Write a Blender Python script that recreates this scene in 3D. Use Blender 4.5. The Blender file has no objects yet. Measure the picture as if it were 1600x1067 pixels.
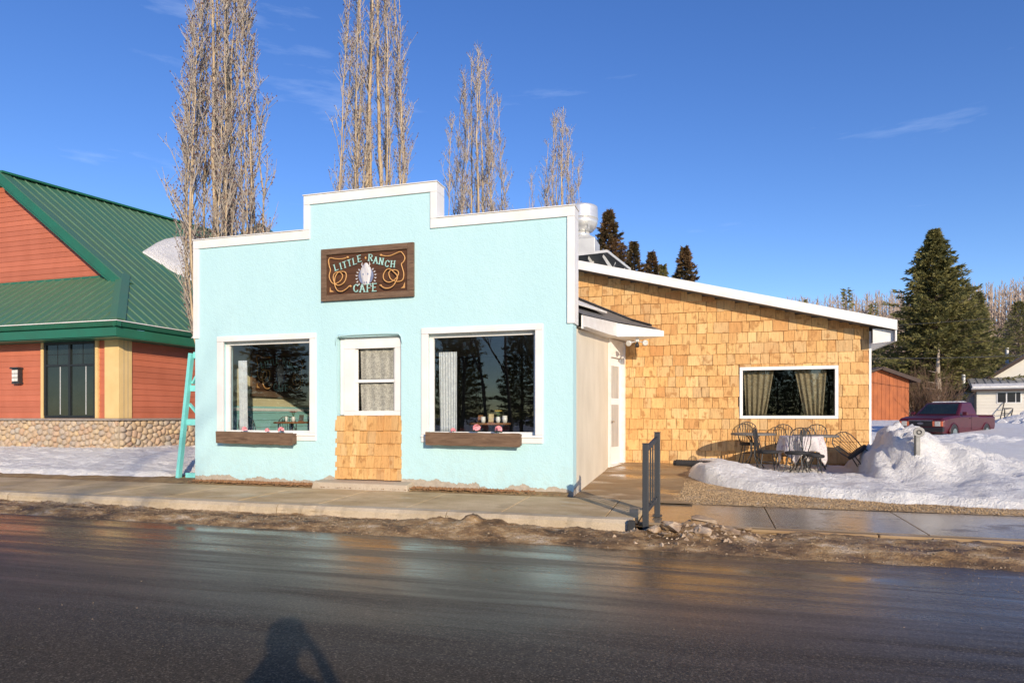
import bpy, bmesh, math, random
import numpy as np
from mathutils import Vector, Matrix, noise
R = math.radians
random.seed(7)
scene = bpy.context.scene
COL = scene.collection

# ---------------------------------------------------------------- camera, sky, sun, exposure
THETA = R(16.6)                      # the facade runs along X; the camera is turned a little to the left of +Y
EYE = 1.35
cam_d = bpy.data.cameras.new('camera'); cam = bpy.data.objects.new('camera', cam_d); COL.objects.link(cam)
cam.location = (0, 0, EYE); cam.rotation_euler = (R(90), 0, THETA)
cam_d.sensor_width = 36; cam_d.lens = 36*1030/1600; cam_d.shift_y = 0.0728
cam_d.clip_start = 0.05; cam_d.clip_end = 3000
scene.camera = cam
SUN_EL = R(17.7); SX, SY = 0.564, -0.826            # towards the sun, on plan
world = bpy.data.worlds.new('World'); scene.world = world; world.use_nodes = True
wn = world.node_tree; wn.nodes.clear()
sky = wn.nodes.new('ShaderNodeTexSky'); sky.sky_type = 'NISHITA'; sky.sun_disc = False
sky.sun_elevation = SUN_EL; sky.sun_rotation = math.atan2(SX, SY)
sky.air_density = 1.0; sky.dust_density = 0.15; sky.ozone_density = 2.6; sky.altitude = 900
bg = wn.nodes.new('ShaderNodeBackground'); bg.inputs[1].default_value = 0.15
wo = wn.nodes.new('ShaderNodeOutputWorld')
tc = wn.nodes.new('ShaderNodeTexCoord')
mp = wn.nodes.new('ShaderNodeMapping'); mp.inputs['Scale'].default_value = (1.3, 2.4, 11); mp.inputs['Rotation'].default_value = (0.05, -0.06, 0.9); mp.inputs['Location'].default_value = (0.35, 0.2, 0.6)
cn = wn.nodes.new('ShaderNodeTexNoise'); cn.inputs['Scale'].default_value = 1.6; cn.inputs['Detail'].default_value = 7; cn.inputs['Roughness'].default_value = 0.62
cr = wn.nodes.new('ShaderNodeValToRGB'); cr.color_ramp.elements[0].position = 0.605; cr.color_ramp.elements[1].position = 0.95
cr.color_ramp.elements[1].color = (.34, .34, .34, 1)
mx = wn.nodes.new('ShaderNodeMix'); mx.data_type = 'RGBA'; mx.inputs['B'].default_value = (6.2, 6.9, 8.2, 1)
L = wn.links.new
hs_ = wn.nodes.new('ShaderNodeHueSaturation'); hs_.inputs['Saturation'].default_value = 1.22; hs_.inputs['Hue'].default_value = 0.516
L(sky.outputs[0], hs_.inputs['Color'])
L(tc.outputs['Generated'], mp.inputs['Vector']); L(mp.outputs[0], cn.inputs['Vector']); L(cn.outputs[0], cr.inputs[0])
L(cr.outputs[0], mx.inputs['Factor']); L(hs_.outputs[0], mx.inputs['A']); L(mx.outputs['Result'], bg.inputs[0]); L(bg.outputs[0], wo.inputs[0])
sl = bpy.data.lights.new('sun', 'SUN'); sl.energy = 4.0; sl.angle = R(0.53); sl.color = (1.0, 0.85, 0.655)
so = bpy.data.objects.new('sun', sl); COL.objects.link(so)
so.rotation_euler = Vector((-SX*math.cos(SUN_EL), -SY*math.cos(SUN_EL), -math.sin(SUN_EL))).to_track_quat('-Z', 'Y').to_euler()
so.location = (20, -30, 20)
vs = scene.view_settings; vs.view_transform = 'Standard'; vs.look = 'None'; vs.exposure = 0.34; vs.gamma = 1.0; vs.use_curve_mapping = False

# ---------------------------------------------------------------- helpers
class MB:
    """collects faces; build() links them as one mesh object"""
    def __init__(s): s.v = []; s.f = []
    def poly(s, pts):
        n = len(s.v); s.v += [tuple(p) for p in pts]; s.f.append(tuple(range(n, n+len(pts)))); return s
    def box(s, x0, x1, y0, y1, z0, z1):
        n = len(s.v)
        s.v += [(x0,y0,z0),(x1,y0,z0),(x1,y1,z0),(x0,y1,z0),(x0,y0,z1),(x1,y0,z1),(x1,y1,z1),(x0,y1,z1)]
        s.f += [tuple(n+i for i in q) for q in ((0,3,2,1),(4,5,6,7),(0,1,5,4),(1,2,6,5),(2,3,7,6),(3,0,4,7))]; return s
    def hexa(s, p):      # 8 points, bottom 4 ccw then top 4
        n = len(s.v); s.v += [tuple(q) for q in p]
        s.f += [tuple(n+i for i in q) for q in ((0,3,2,1),(4,5,6,7),(0,1,5,4),(1,2,6,5),(2,3,7,6),(3,0,4,7))]; return s
    def beam(s, p, q, w, h, up=(0,0,1)):
        p = Vector(p); q = Vector(q); d = (q-p).normalized(); a = d.cross(Vector(up)).normalized(); b = a.cross(d).normalized()
        a *= w/2; b *= h/2
        return s.hexa([p-a-b, p+a-b, q+a-b, q-a-b, p-a+b, p+a+b, q+a+b, q-a+b])
    def prism(s, pts, off):   # planar polygon swept by a vector
        n = len(s.v); k = len(pts); off = Vector(off)
        s.v += [tuple(p) for p in pts] + [tuple(Vector(p)+off) for p in pts]
        s.f.append(tuple(range(n, n+k))[::-1]); s.f.append(tuple(range(n+k, n+2*k)))
        for i in range(k): j = (i+1) % k; s.f.append((n+i, n+j, n+k+j, n+k+i))
        return s
    def tube(s, pts, r, n=6, cap=True):
        pts = [Vector(p) for p in pts]; m = len(pts)
        rs = r if isinstance(r, (list, tuple)) else [r]*m
        b0 = len(s.v); ref = None
        for i, p in enumerate(pts):
            d = (pts[min(i+1, m-1)] - pts[max(i-1, 0)])
            if d.length < 1e-9: d = Vector((0,0,1))
            d.normalize()
            if ref is None: ref = d.orthogonal().normalized()
            ref = (ref - d*ref.dot(d))
            ref = ref.normalized() if ref.length > 1e-6 else d.orthogonal().normalized()
            w = d.cross(ref)
            for k in range(n):
                a = 2*math.pi*k/n; s.v.append(tuple(p + (ref*math.cos(a) + w*math.sin(a))*rs[i]))
        for i in range(m-1):
            for k in range(n):
                k2 = (k+1) % n
                s.f.append((b0+i*n+k, b0+i*n+k2, b0+(i+1)*n+k2, b0+(i+1)*n+k))
        if cap: s.f.append(tuple(b0+k for k in range(n))[::-1]); s.f.append(tuple(b0+(m-1)*n+k for k in range(n)))
        return s
    def lathe(s, prof, n=20, c=(0,0,0)):
        b0 = len(s.v); m = len(prof)
        for r, z in prof:
            for k in range(n): a = 2*math.pi*k/n; s.v.append((c[0]+r*math.cos(a), c[1]+r*math.sin(a), c[2]+z))
        for i in range(m-1):
            for k in range(n): k2 = (k+1) % n; s.f.append((b0+i*n+k, b0+i*n+k2, b0+(i+1)*n+k2, b0+(i+1)*n+k))
        s.f.append(tuple(b0+k for k in range(n))[::-1]); s.f.append(tuple(b0+(m-1)*n+k for k in range(n)))
        return s
    def xf(s, M): s.v = [tuple(M @ Vector(p)) for p in s.v]; return s
    def build(s, name, mat, parent=None, smooth=False, bevel=0, world=True):
        me = bpy.data.meshes.new(name)
        off = origin(parent) if (world and parent is not None) else Vector((0,0,0))
        me.from_pydata([(p[0]-off.x, p[1]-off.y, p[2]-off.z) for p in s.v], [], s.f)
        if mat is not None: me.materials.append(mat)
        if smooth: me.polygons.foreach_set('use_smooth', [True]*len(me.polygons))
        me.update()
        o = bpy.data.objects.new(name, me); COL.objects.link(o); o.parent = parent
        if bevel:
            b = o.modifiers.new('bevel', 'BEVEL'); b.width = bevel; b.segments = 2; b.limit_method = 'ANGLE'
        return o
def origin(o):
    v = Vector((0,0,0))
    while o is not None: v += o.location; o = o.parent
    return v
def tag(o, label=None, cat=None, group=None, kind=None):
    if label: o['label'] = label
    if cat: o['category'] = cat
    if group: o['group'] = group
    if kind: o['kind'] = kind
    return o
def thing(name, label, cat, loc=(0,0,0), rz=0, group=None):
    o = bpy.data.objects.new(name, None); o.empty_display_size = .2; COL.objects.link(o)
    o.location = loc; o.rotation_euler = (0,0,rz)
    return tag(o, label, cat, group)
def copy_tree(o, parent=None):
    c = o.copy(); COL.objects.link(c); c.parent = parent
    for ch in list(o.children): copy_tree(ch, c)
    return c
def struct(o, label=None): o['kind'] = 'structure'; return o
def sm(a, b, x):
    t = min(1, max(0, (x-a)/(b-a))); return t*t*(3-2*t)
def nz(x, y, z=0.0): return noise.noise(Vector((x, y, z)))
def fbm(x, y, z=0, o=4): return sum(nz(x*2**k, y*2**k, z+k*7.3)/2**k for k in range(o))

# ---------------------------------------------------------------- materials
class NT:
    def __init__(s, name):
        m = bpy.data.materials.new(name); m.use_nodes = True; s.m = m; s.t = m.node_tree
        s.b = s.t.nodes['Principled BSDF']; s.o = s.t.nodes['Material Output']
    def n(s, typ, **kw):
        q = s.t.nodes.new('ShaderNode'+typ)
        for k, v in kw.items():
            if k in q.inputs: q.inputs[k].default_value = v
            else: setattr(q, k, v)
        return q
    def l(s, a, b): s.t.links.new(a, b)
    def coords(s, kind='Object', scale=(1,1,1), rot=(0,0,0)):
        if kind == 'Position': q = s.n('NewGeometry').outputs['Position']
        else: q = s.n('TexCoord').outputs[kind]
        mpn = s.n('Mapping'); mpn.inputs['Scale'].default_value = scale; mpn.inputs['Rotation'].default_value = rot; s.l(q, mpn.inputs[0]); return mpn.outputs[0]
    def noise(s, vec, scale, detail=5, rough=.55, dist=0):
        q = s.n('TexNoise'); q.inputs['Scale'].default_value = scale; q.inputs['Detail'].default_value = detail
        q.inputs['Roughness'].default_value = rough; q.inputs['Distortion'].default_value = dist; s.l(vec, q.inputs['Vector']); return q.outputs[0]
    def ramp(s, fac, stops):
        q = s.n('ValToRGB'); e = q.color_ramp.elements
        while len(e) < len(stops): e.new(0.5)
        for i, (p, c) in enumerate(stops):
            e[i].position = p; e[i].color = (c, c, c, 1) if isinstance(c, (int, float)) else (*c, 1)
        s.l(fac, q.inputs[0]); return q.outputs[0]
    def mix(s, fac, a, b, mode='MIX'):
        q = s.n('Mix'); q.data_type = 'RGBA'; q.blend_type = mode
        for inp, val in (('Factor', fac), ('A', a), ('B', b)):
            sock = [i for i in q.inputs if i.name == inp and (i.type == ('VALUE' if inp == 'Factor' else 'RGBA'))][0]
            if isinstance(val, (int, float)): sock.default_value = val
            elif isinstance(val, tuple): sock.default_value = (*val[:3], 1)
            else: s.l(val, sock)
        return [o for o in q.outputs if o.type == 'RGBA'][0]
    def math(s, op, a, b=None):
        q = s.n('Math'); q.operation = op
        for i, v in ((0, a), (1, b)):
            if v is None: continue
            if isinstance(v, (int, float)): q.inputs[i].default_value = v
            else: s.l(v, q.inputs[i])
        return q.outputs[0]
    def bump(s, h, strength=.3, dist=.01, normal=None):
        q = s.n('Bump'); q.inputs['Strength'].default_value = strength; q.inputs['Distance'].default_value = dist
        s.l(h, q.inputs['Height'])
        if normal is not None: s.l(normal, q.inputs['Normal'])
        s.l(q.outputs[0], s.b.inputs['Normal']); return q.outputs[0]
    def col(s, c):
        if isinstance(c, tuple): s.b.inputs['Base Color'].default_value = (*c, 1)
        else: s.l(c, s.b.inputs['Base Color'])
    def rough(s, r):
        if isinstance(r, (int, float)): s.b.inputs['Roughness'].default_value = r
        else: s.l(r, s.b.inputs['Roughness'])
def pm(name, base, rough=.6, col2=None, scale=4, stretch=(1,1,1), lo=.35, hi=.7, bump=0, bscale=60, bdist=.01, metal=0, rand=0, space='Object', spec=.5, detail=6):
    q = NT(name); vec = q.coords(space, stretch)
    c2 = col2 or tuple(c*.72 for c in base)
    col = q.mix(q.ramp(q.noise(vec, scale, detail), [(lo, 0.0), (hi, 1.0)]), base, c2)
    if rand:
        h = q.n('HueSaturation'); oi = q.n('ObjectInfo')
        q.l(q.math('ADD', q.math('MULTIPLY', oi.outputs['Random'], rand*2), 1-rand), h.inputs['Value']); q.l(col, h.inputs['Color']); col = h.outputs[0]
    q.col(col); q.rough(rough); q.b.inputs['Metallic'].default_value = metal; q.b.inputs['Specular IOR Level'].default_value = spec
    if bump: q.bump(q.noise(vec, bscale, 4), bump, bdist)
    return q.m
MAT = {}
def stucco():
    q = NT('turquoise_stucco'); p = q.coords('Position')
    geo = q.n('NewGeometry'); sep = q.n('SeparateXYZ'); q.l(geo.outputs['Position'], sep.inputs[0])
    a = q.mix(q.ramp(q.noise(q.coords('Position', (1.2, 1, .35)), 1.1, 6), [(.3, 0.0), (.75, 1.0)]), (.485, .715, .745), (.45, .685, .72))
    streak = q.ramp(q.noise(q.coords('Position', (9, 9, .5)), 2.0, 5), [(.54, 0.0), (.8, .3)])
    a = q.mix(streak, a, (.42, .635, .66))
    splash = q.math('MULTIPLY', q.ramp(q.math('DIVIDE', sep.outputs['Z'], 1.6), [(.02, .75), (.45, 0.0)]), q.ramp(q.noise(p, 7, 6, .7), [(.42, 0.0), (.75, .7)]))
    a = q.mix(splash, a, (.42, .50, .44))                 # mud splashed up from the pavement
    # paint has come away along the foot of the wall in an uneven line
    edge = q.math('ADD', q.math('MULTIPLY', q.noise(q.coords('Position', (1, 1, .25)), 1.3, 6, .65), .56), -.165)
    chip = q.math('LESS_THAN', sep.outputs['Z'], edge)
    conc = q.mix(q.ramp(q.noise(p, 14, 5), [(.3, 0.0), (.7, 1.0)]), (.50, .43, .34), (.36, .31, .25))
    q.col(q.mix(chip, a, conc)); q.rough(.78); q.b.inputs['Specular IOR Level'].default_value = .25
    hsum = q.math('ADD', q.noise(p, 42, 5, .6), q.math('MULTIPLY', q.noise(p, 5, 3), 1.1))
    hsum = q.math('ADD', hsum, q.math('MULTIPLY', chip, -2.0))
    q.bump(hsum, .45, .016); return q.m
def shingle_mat():
    q = NT('cedar_shingle'); oi = q.n('ObjectInfo'); gi = q.n('NewGeometry'); rnd = q.math('FRACT', q.math('ADD', oi.outputs['Random'], gi.outputs['Random Per Island']))
    off = q.n('CombineXYZ'); q.l(q.math('MULTIPLY', rnd, 37.0), off.inputs['X'])
    vec = q.n('VectorMath'); vec.operation = 'ADD'; q.l(q.coords('Position', (14, 14, 1.1)), vec.inputs[0]); q.l(off.outputs[0], vec.inputs[1])
    v2 = q.n('VectorMath'); v2.operation = 'ADD'; q.l(q.coords('Position', (5, 5, 4)), v2.inputs[0]); q.l(off.outputs[0], v2.inputs[1])
    base = q.ramp(rnd, [(0, (.56, .29, .105)), (.2, (.71, .43, .170)), (.4, (.63, .35, .130)), (.62, (.76, .49, .215)), (.78, (.56, .36, .17)), (.9, (.68, .41, .155)), (1, (.52, .25, .09))])
    grain = q.ramp(q.noise(vec.outputs[0], 2.4, 7, .65, .6), [(.28, .52), (.48, .95), (.75, 1.12)])
    c = q.mix(1.0, base, grain, 'MULTIPLY')
    knot = q.ramp(q.noise(v2.outputs[0], 1.25, 3), [(.56, 0.0), (.66, .75)])
    c = q.mix(knot, c, (.34, .165, .055))
    tann = q.ramp(q.noise(q.coords('Position', (1, 1, .8)), .9, 4), [(.46, 0.0), (.7, .5)])
    c = q.mix(tann, c, (.52, .25, .085))
    q.col(c); q.rough(.72); q.b.inputs['Specular IOR Level'].default_value = .25
    q.bump(q.noise(vec.outputs[0], 4, 6), .7, .012); return q.m
def asphalt():
    q = NT('wet_asphalt'); p = q.coords('Position')
    geo = q.n('NewGeometry'); sep = q.n('SeparateXYZ'); q.l(geo.outputs['Position'], sep.inputs[0])
    ag = q.n('TexVoronoi'); ag.inputs['Scale'].default_value = 95; q.l(p, ag.inputs['Vector']); sc_ = q.n('SeparateColor'); q.l(ag.outputs['Color'], sc_.inputs[0])
    c = q.ramp(sc_.outputs[0], [(0, (.020, .016, .012)), (.5, (.060, .047, .033)), (.85, (.105, .082, .056)), (1, (.22, .178, .128))])
    big = q.ramp(q.noise(q.coords('Position', (.25, .6, 1)), 1.2, 6), [(.35, 0.0), (.7, 1.0)])
    c = q.mix(q.ramp(q.noise(p, 38, 4, .75), [(.4, 0.0), (.75, .5)]), c, (.035, .03, .026)); c = q.mix(q.math('MULTIPLY', big, .45), c, (.090, .064, .04))
    # brown silt washed out from the verge, thinning towards the crown of the road
    near = q.ramp(q.math('DIVIDE', sep.outputs['Y'], 10.0), [(.50, 0.0), (.81, 1.0)])
    silt = q.math('MULTIPLY', near, q.ramp(q.noise(q.coords('Position', (.10, 1.5, 1)), 2.6, 7, .62, .3), [(.40, 0.0), (.66, .85)]))
    c = q.mix(silt, c, (.11, .068, .034)); q.col(c)
    wetn = q.noise(q.coords('Position', (.14, 2.0, 1)), 1.7, 8, .66, .4)
    wet = q.math('MULTIPLY', q.ramp(q.math('DIVIDE', sep.outputs['Y'], 10.0), [(.34, .0), (.54, .5), (.70, 1.0)]), q.ramp(wetn, [(.37, 0.38), (.60, 1.0)]))
    q.rough(q.ramp(wet, [(0, .76), (.3, .44), (.65, .25), (1, .11)])); q.l(q.ramp(wet, [(0, .22), (.6, .6)]), q.b.inputs['Specular IOR Level'])
    grain = q.n('TexVoronoi'); grain.inputs['Scale'].default_value = 75; q.l(p, grain.inputs['Vector'])
    h = q.math('ADD', grain.outputs['Distance'], q.noise(p, 200, 3))
    bmp = q.n('Bump'); bmp.inputs['Distance'].default_value = .005
    q.l(q.ramp(wet, [(0, 1.0), (.5, .32), (1, .07)]), bmp.inputs['Strength']); q.l(h, bmp.inputs['Height']); q.l(bmp.outputs[0], q.b.inputs['Normal']); return q.m
def concrete(name, wet=.3, warm=(.50, .355, .185), dry=(.70, .53, .32)):
    q = NT(name); p = q.coords('Position')
    m = q.ramp(q.noise(q.coords('Position', (.6, 1.0, 1)), 1.3, 6, .6), [(.36, 0.0), (.62, 1.0)])
    c = q.mix(m, dry, warm)
    c = q.mix(q.ramp(q.noise(p, 55, 4, .7), [(.42, 0.0), (.8, .5)]), c, (.20, .15, .10))
    c = q.mix(q.ramp(q.noise(q.coords('Position', (.8, 1.3, 1)), 1.9, 7, .65), [(.54, 0.0), (.72, .6)]), c, (.24, .165, .09)); q.col(c)
    w = q.ramp(q.noise(q.coords('Position', (.6, 1.1, 1)), 1.2, 6, .6, .3), [(.62-wet*.4, 0.0), (.80-wet*.4, 1.0)])
    q.rough(q.ramp(w, [(0, .8), (1, .09)])); q.l(q.ramp(w, [(0, .15), (1, .5)]), q.b.inputs['Specular IOR Level']); q.bump(q.noise(p, 90, 4), .22, .006); return q.m
def mudmat():
    q = NT('mud_and_old_ice'); p = q.coords('Position')
    c = q.ramp(q.noise(q.coords('Position', (.7, 1.6, 1.5)), 2.4, 8, .68), [(.34, (.06, .036, .019)), (.43, (.17, .098, .042)), (.50, (.34, .20, .085)), (.56, (.50, .33, .16)), (.63, (.68, .53, .37))])
    c = q.mix(q.ramp(q.noise(p, 60, 4, .7), [(.47, 0.0), (.72, .55)]), c, (.10, .06, .03)); q.col(c)
    q.rough(q.ramp(q.noise(p, 3, 5), [(.38, .22), (.6, .8)]))
    q.bump(q.math('ADD', q.noise(p, 30, 6, .7), q.math('MULTIPLY', q.noise(p, 110, 3), .5)), 1.0, .035); return q.m
def snowmat():
    q = NT('old_snow'); p = q.coords('Position')
    c = q.mix(q.ramp(q.noise(p, 2.1, 8, .68), [(.47, 0.0), (.70, .5)]), (.93, .905, .865), (.74, .69, .62))
    c = q.mix(q.ramp(q.noise(p, 28, 4, .75), [(.62, 0.0), (.74, .6)]), c, (.34, .28, .21))
    geo = q.n('NewGeometry'); sep = q.n('SeparateXYZ'); q.l(geo.outputs['Position'], sep.inputs[0])
    q.col(c); q.rough(.55); q.b.inputs['Specular IOR Level'].default_value = .3
    q.bump(q.math('ADD', q.noise(p, 7, 8, .72), q.math('MULTIPLY', q.noise(p, 45, 4), .3)), 1.0, .10); return q.m
def gravelmat():
    q = NT('tan_pea_gravel'); p = q.coords('Position')
    v = q.n('TexVoronoi'); v.inputs['Scale'].default_value = 42; q.l(p, v.inputs['Vector'])
    sepc = q.n('SeparateColor'); q.l(v.outputs['Color'], sepc.inputs[0])
    c = q.ramp(sepc.outputs[0], [(0, (.20, .12, .055)), (.35, (.38, .25, .12)), (.7, (.52, .37, .20)), (1, (.62, .50, .34))])
    c = q.mix(q.ramp(q.noise(p, 1.6, 5), [(.45, 0.0), (.68, .75)]), c, (.21, .125, .055)); q.col(c); q.rough(.75)
    q.bump(q.math('SUBTRACT', 1.0, v.outputs['Distance']), .8, .015); return q.m
def glass(name, tint=(.93, .96, .95), ior=1.5):
    q = NT(name); q.t.nodes.remove(q.b)
    tr = q.n('BsdfTransparent'); tr.inputs[0].default_value = (*tint, 1)
    gl = q.n('BsdfGlossy'); gl.inputs['Roughness'].default_value = 0.0; gl.inputs['Color'].default_value = (.95, .97, 1, 1)
    bw = q.coords('Position'); bn = q.n('Bump'); bn.inputs['Strength'].default_value = .03; bn.inputs['Distance'].default_value = .02
    q.l(q.noise(bw, 1.6, 2), bn.inputs['Height']); q.l(bn.outputs[0], gl.inputs['Normal'])
    geo = q.n('NewGeometry'); dt = q.n('VectorMath'); dt.operation = 'DOT_PRODUCT'; q.l(geo.outputs['Incoming'], dt.inputs[0]); q.l(geo.outputs['Normal'], dt.inputs[1])
    f0 = 2*((ior-1)/(ior+1))**2                      # two faces of the pane, Schlick's curve
    fac = q.math('ADD', q.math('MULTIPLY', q.math('POWER', q.math('SUBTRACT', 1.0, q.math('ABSOLUTE', dt.outputs['Value'])), 5.0), 1-f0), f0)
    ms = q.n('MixShader'); q.l(fac, ms.inputs[0]); q.l(tr.outputs[0], ms.inputs[1]); q.l(gl.outputs[0], ms.inputs[2]); q.l(ms.outputs[0], q.o.inputs['Surface'])
    return q.m
def pattern(name, a, b, scale, rough=.85, thr=(.46, .54), transl=0.0):
    q = NT(name); p = q.coords('Object')
    n1 = q.noise(p, scale, 3, .5, 1.6); c = q.mix(q.ramp(n1, [(thr[0], 0.0), (thr[1], 1.0)]), a, b)
    wv = q.noise(q.coords('Object', (400, 400, 400)), 1.0, 1); c = q.mix(q.ramp(wv, [(.4, 0.0), (.6, .2)]), c, tuple(x*.7 for x in a))
    q.col(c); q.rough(rough); q.b.inputs['Specular IOR Level'].default_value = .1
    if transl:
        t = q.n('BsdfTranslucent'); q.l(c, t.inputs[0]); ms = q.n('MixShader'); ms.inputs[0].default_value = transl
        q.l(q.b.outputs[0], ms.inputs[1]); q.l(t.outputs[0], ms.inputs[2]); q.l(ms.outputs[0], q.o.inputs['Surface'])
    return q.m
def wood(name, a, b, stretch=(1.5, 12, 12), rough=.75, scale=1.6, crack=True):
    q = NT(name); oi = q.n('ObjectInfo'); off = q.n('CombineXYZ'); q.l(q.math('MULTIPLY', oi.outputs['Random'], 50.0), off.inputs['X'])
    va = q.n('VectorMath'); va.operation = 'ADD'; q.l(q.coords('Object', stretch), va.inputs[0]); q.l(off.outputs[0], va.inputs[1]); v = va.outputs[0]
    n = q.noise(v, scale, 8, .62, .8); c = q.mix(q.ramp(n, [(.3, 0.0), (.7, 1.0)]), a, b)
    if crack: c = q.mix(q.ramp(q.noise(v, scale*1.3, 6, .6, 1.2), [(.60, 0.0), (.68, .8)]), c, tuple(x*.3 for x in a))
    q.col(c); q.rough(rough); q.b.inputs['Specular IOR Level'].default_value = .25; q.bump(n, .5, .01); return q.m
def stonemat():
    q = NT('field_stone'); oi = q.n('ObjectInfo'); p = q.coords('Position')
    c = q.ramp(oi.outputs['Random'], [(0, (.42, .33, .24)), (.15, (.52, .38, .24)), (.3, (.36, .31, .27)), (.45, (.56, .45, .33)), (.6, (.50, .32, .20)), (.75, (.43, .39, .33)), (.88, (.60, .44, .25)), (1, (.40, .25, .18))])
    c = q.mix(q.ramp(q.noise(p, 22, 6, .65), [(.35, 0.0), (.7, .6)]), c, (.33, .27, .21)); q.col(c); q.rough(.8); q.bump(q.noise(p, 60, 5), .4, .01); return q.m
def siding():
    q = NT('orange_siding_paint'); p = q.coords('Position', (2.5, 2.5, 1)); oi = q.n('ObjectInfo')
    c = q.mix(q.ramp(q.noise(p, .8, 6), [(.35, 0.0), (.7, 1.0)]), (.50, .150, .082), (.44, .125, .064))
    h = q.n('HueSaturation'); q.l(q.math('ADD', q.math('MULTIPLY', oi.outputs['Random'], .16), .92), h.inputs['Value']); q.l(c, h.inputs['Color'])
    q.col(h.outputs[0]); q.rough(.6); q.bump(q.noise(q.coords('Position', (2, 2, 30)), 3, 5), .12, .004); return q.m
def roofmetal():
    q = NT('green_metal_roof'); p = q.coords('Position', (1, 1, .6))
    c = q.mix(q.ramp(q.noise(p, .6, 5), [(.35, 0.0), (.7, 1.0)]), (.058, .165, .098), (.080, .160, .092))
    c = q.mix(q.ramp(q.noise(q.coords('Position', (6, 6, .6)), 1.4, 5), [(.55, 0.0), (.75, .35)]), c, (.11, .14, .075)); q.col(c); q.rough(.42); return q.m
def emis(name, col, s):
    q = NT(name); q.col(col); q.b.inputs['Emission Color'].default_value = (*col, 1); q.b.inputs['Emission Strength'].default_value = s; return q.m
def bark(name, a, b):
    return pm(name, a, .85, b, 3.0, (3, 3, .5), .35, .65, .4, 9, .02)
def leafy(name, cols, rough=.75, transl=.15, scale=1.2):
    q = NT(name); p = q.coords('Position')
    k = len(cols); c = q.ramp(q.noise(p, scale, 4, .6), [(.3+.4*i/(k-1), cc) for i, cc in enumerate(cols)])
    q.col(c); q.rough(rough); q.b.inputs['Specular IOR Level'].default_value = .15
    t = q.n('BsdfTranslucent'); q.l(c, t.inputs[0]); ms = q.n('MixShader'); ms.inputs[0].default_value = transl
    q.l(q.b.outputs[0], ms.inputs[1]); q.l(t.outputs[0], ms.inputs[2]); q.l(ms.outputs[0], q.o.inputs['Surface']); return q.m

MAT['stucco'] = stucco(); MAT['shingle'] = shingle_mat(); MAT['asphalt'] = asphalt()
MAT['conc'] = concrete('sidewalk_concrete', .12); MAT['concwet'] = concrete('wet_concrete', .95, (.21, .155, .10), (.30, .24, .17))
MAT['kerb'] = concrete('kerb_concrete', 0.0, (.46, .37, .25), (.60, .50, .37)); MAT['apron'] = concrete('apron_concrete', .4, (.29, .18, .085), (.38, .265, .145))
MAT['step'] = concrete('step_concrete', 0.0, (.46, .38, .28), (.54, .45, .34))
MAT['mud'] = mudmat(); MAT['snow'] = snowmat(); MAT['gravel'] = gravelmat()
MAT['glass'] = glass('window_glass'); MAT['glass2'] = glass('annex_glass', (.72, .72, .68), 1.42); MAT['carglass'] = pm('tinted_glass', (.012, .018, .018), .04, (.02, .028, .026), 2)
MAT['white'] = pm('white_trim_paint', (.80, .79, .77), .5, (.72, .70, .67), 2.2, bump=.06, bscale=50)
MAT['white2'] = pm('white_fascia_paint', (.79, .78, .75), .5, (.68, .66, .62), 3, (1, 1, 3), bump=.06, bscale=30)
MAT['beige'] = pm('bare_beige_stucco', (.74, .665, .53), .85, (.62, .55, .43), 2.2, (1, 1, .5), .3, .75, .35, 38, .012)
MAT['siding'] = siding(); MAT['roof'] = roofmetal(); MAT['gtrim'] = pm('green_trim_paint', (.018, .145, .085), .4, (.022, .12, .07), 2)
MAT['cream'] = pm('cream_trim_paint', (.72, .52, .235), .55, (.64, .45, .19), 2); MAT['stone'] = stonemat()
MAT['mortar'] = pm('mortar', (.46, .38, .28), .9, (.36, .29, .21), 9, bump=.4, bscale=60)
MAT['cap'] = pm('stone_ledge', (.33, .28, .24), .8, (.25, .21, .18), 6, bump=.3, bscale=40)
MAT['black'] = pm('black_painted_metal', (.022, .024, .027), .42, (.04, .04, .042), 14, bump=.08, bscale=90)
MAT['rail'] = pm('chipped_dark_grey_rail_paint', (.040, .043, .048), .45, (.25, .22, .19), 11, (1, 1, .6), .67, .74, .15, 40)
MAT['dark'] = pm('dark_window_frame', (.018, .02, .02), .4)
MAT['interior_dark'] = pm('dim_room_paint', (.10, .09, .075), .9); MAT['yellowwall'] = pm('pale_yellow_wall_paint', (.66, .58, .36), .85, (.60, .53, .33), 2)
MAT['tealwall'] = pm('turquoise_wainscot_paint', (.30, .58, .56), .7, (.27, .53, .52), 2)
MAT['floorin'] = wood('plank_floor', (.16, .10, .055), (.11, .065, .035)); MAT['ceil'] = pm('ceiling_paint', (.5, .5, .47), .9)
MAT['weathered'] = wood('weathered_barn_wood', (.21, .135, .088), (.105, .062, .04)); MAT['signboard'] = wood('dark_sign_wood', (.115, .052, .026), (.055, .026, .015), (1.5, 12, 14), .55, 1.2)
MAT['rope'] = pm('tan_rope_paint', (.66, .37, .14), .6, (.50, .25, .08), 40, (1, 1, 1)); MAT['letter'] = pm('pale_mint_lettering', (.40, .66, .60), .55, (.28, .46, .41), 18)
MAT['bone'] = pm('white_skull_paint', (.60, .58, .58), .6, (.34, .34, .43), 7, (2.2, 1, .55), .5, .75); MAT['navy'] = pm('slate_blue_paint', (.14, .17, .28), .6, (.22, .26, .38), 9)
MAT['teal'] = pm('teal_painted_wood', (.22, .68, .66), .6, (.18, .60, .58), 4, (1, 1, 1), bump=.1)
MAT['alu'] = pm('spun_aluminium', (.80, .79, .76), .36, (.70, .69, .66), 3, (1, 1, 5), metal=.55); MAT['galv'] = pm('galvanised_sheet', (.62, .62, .60), .5, (.52, .52, .51), 4, metal=.2)
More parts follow.
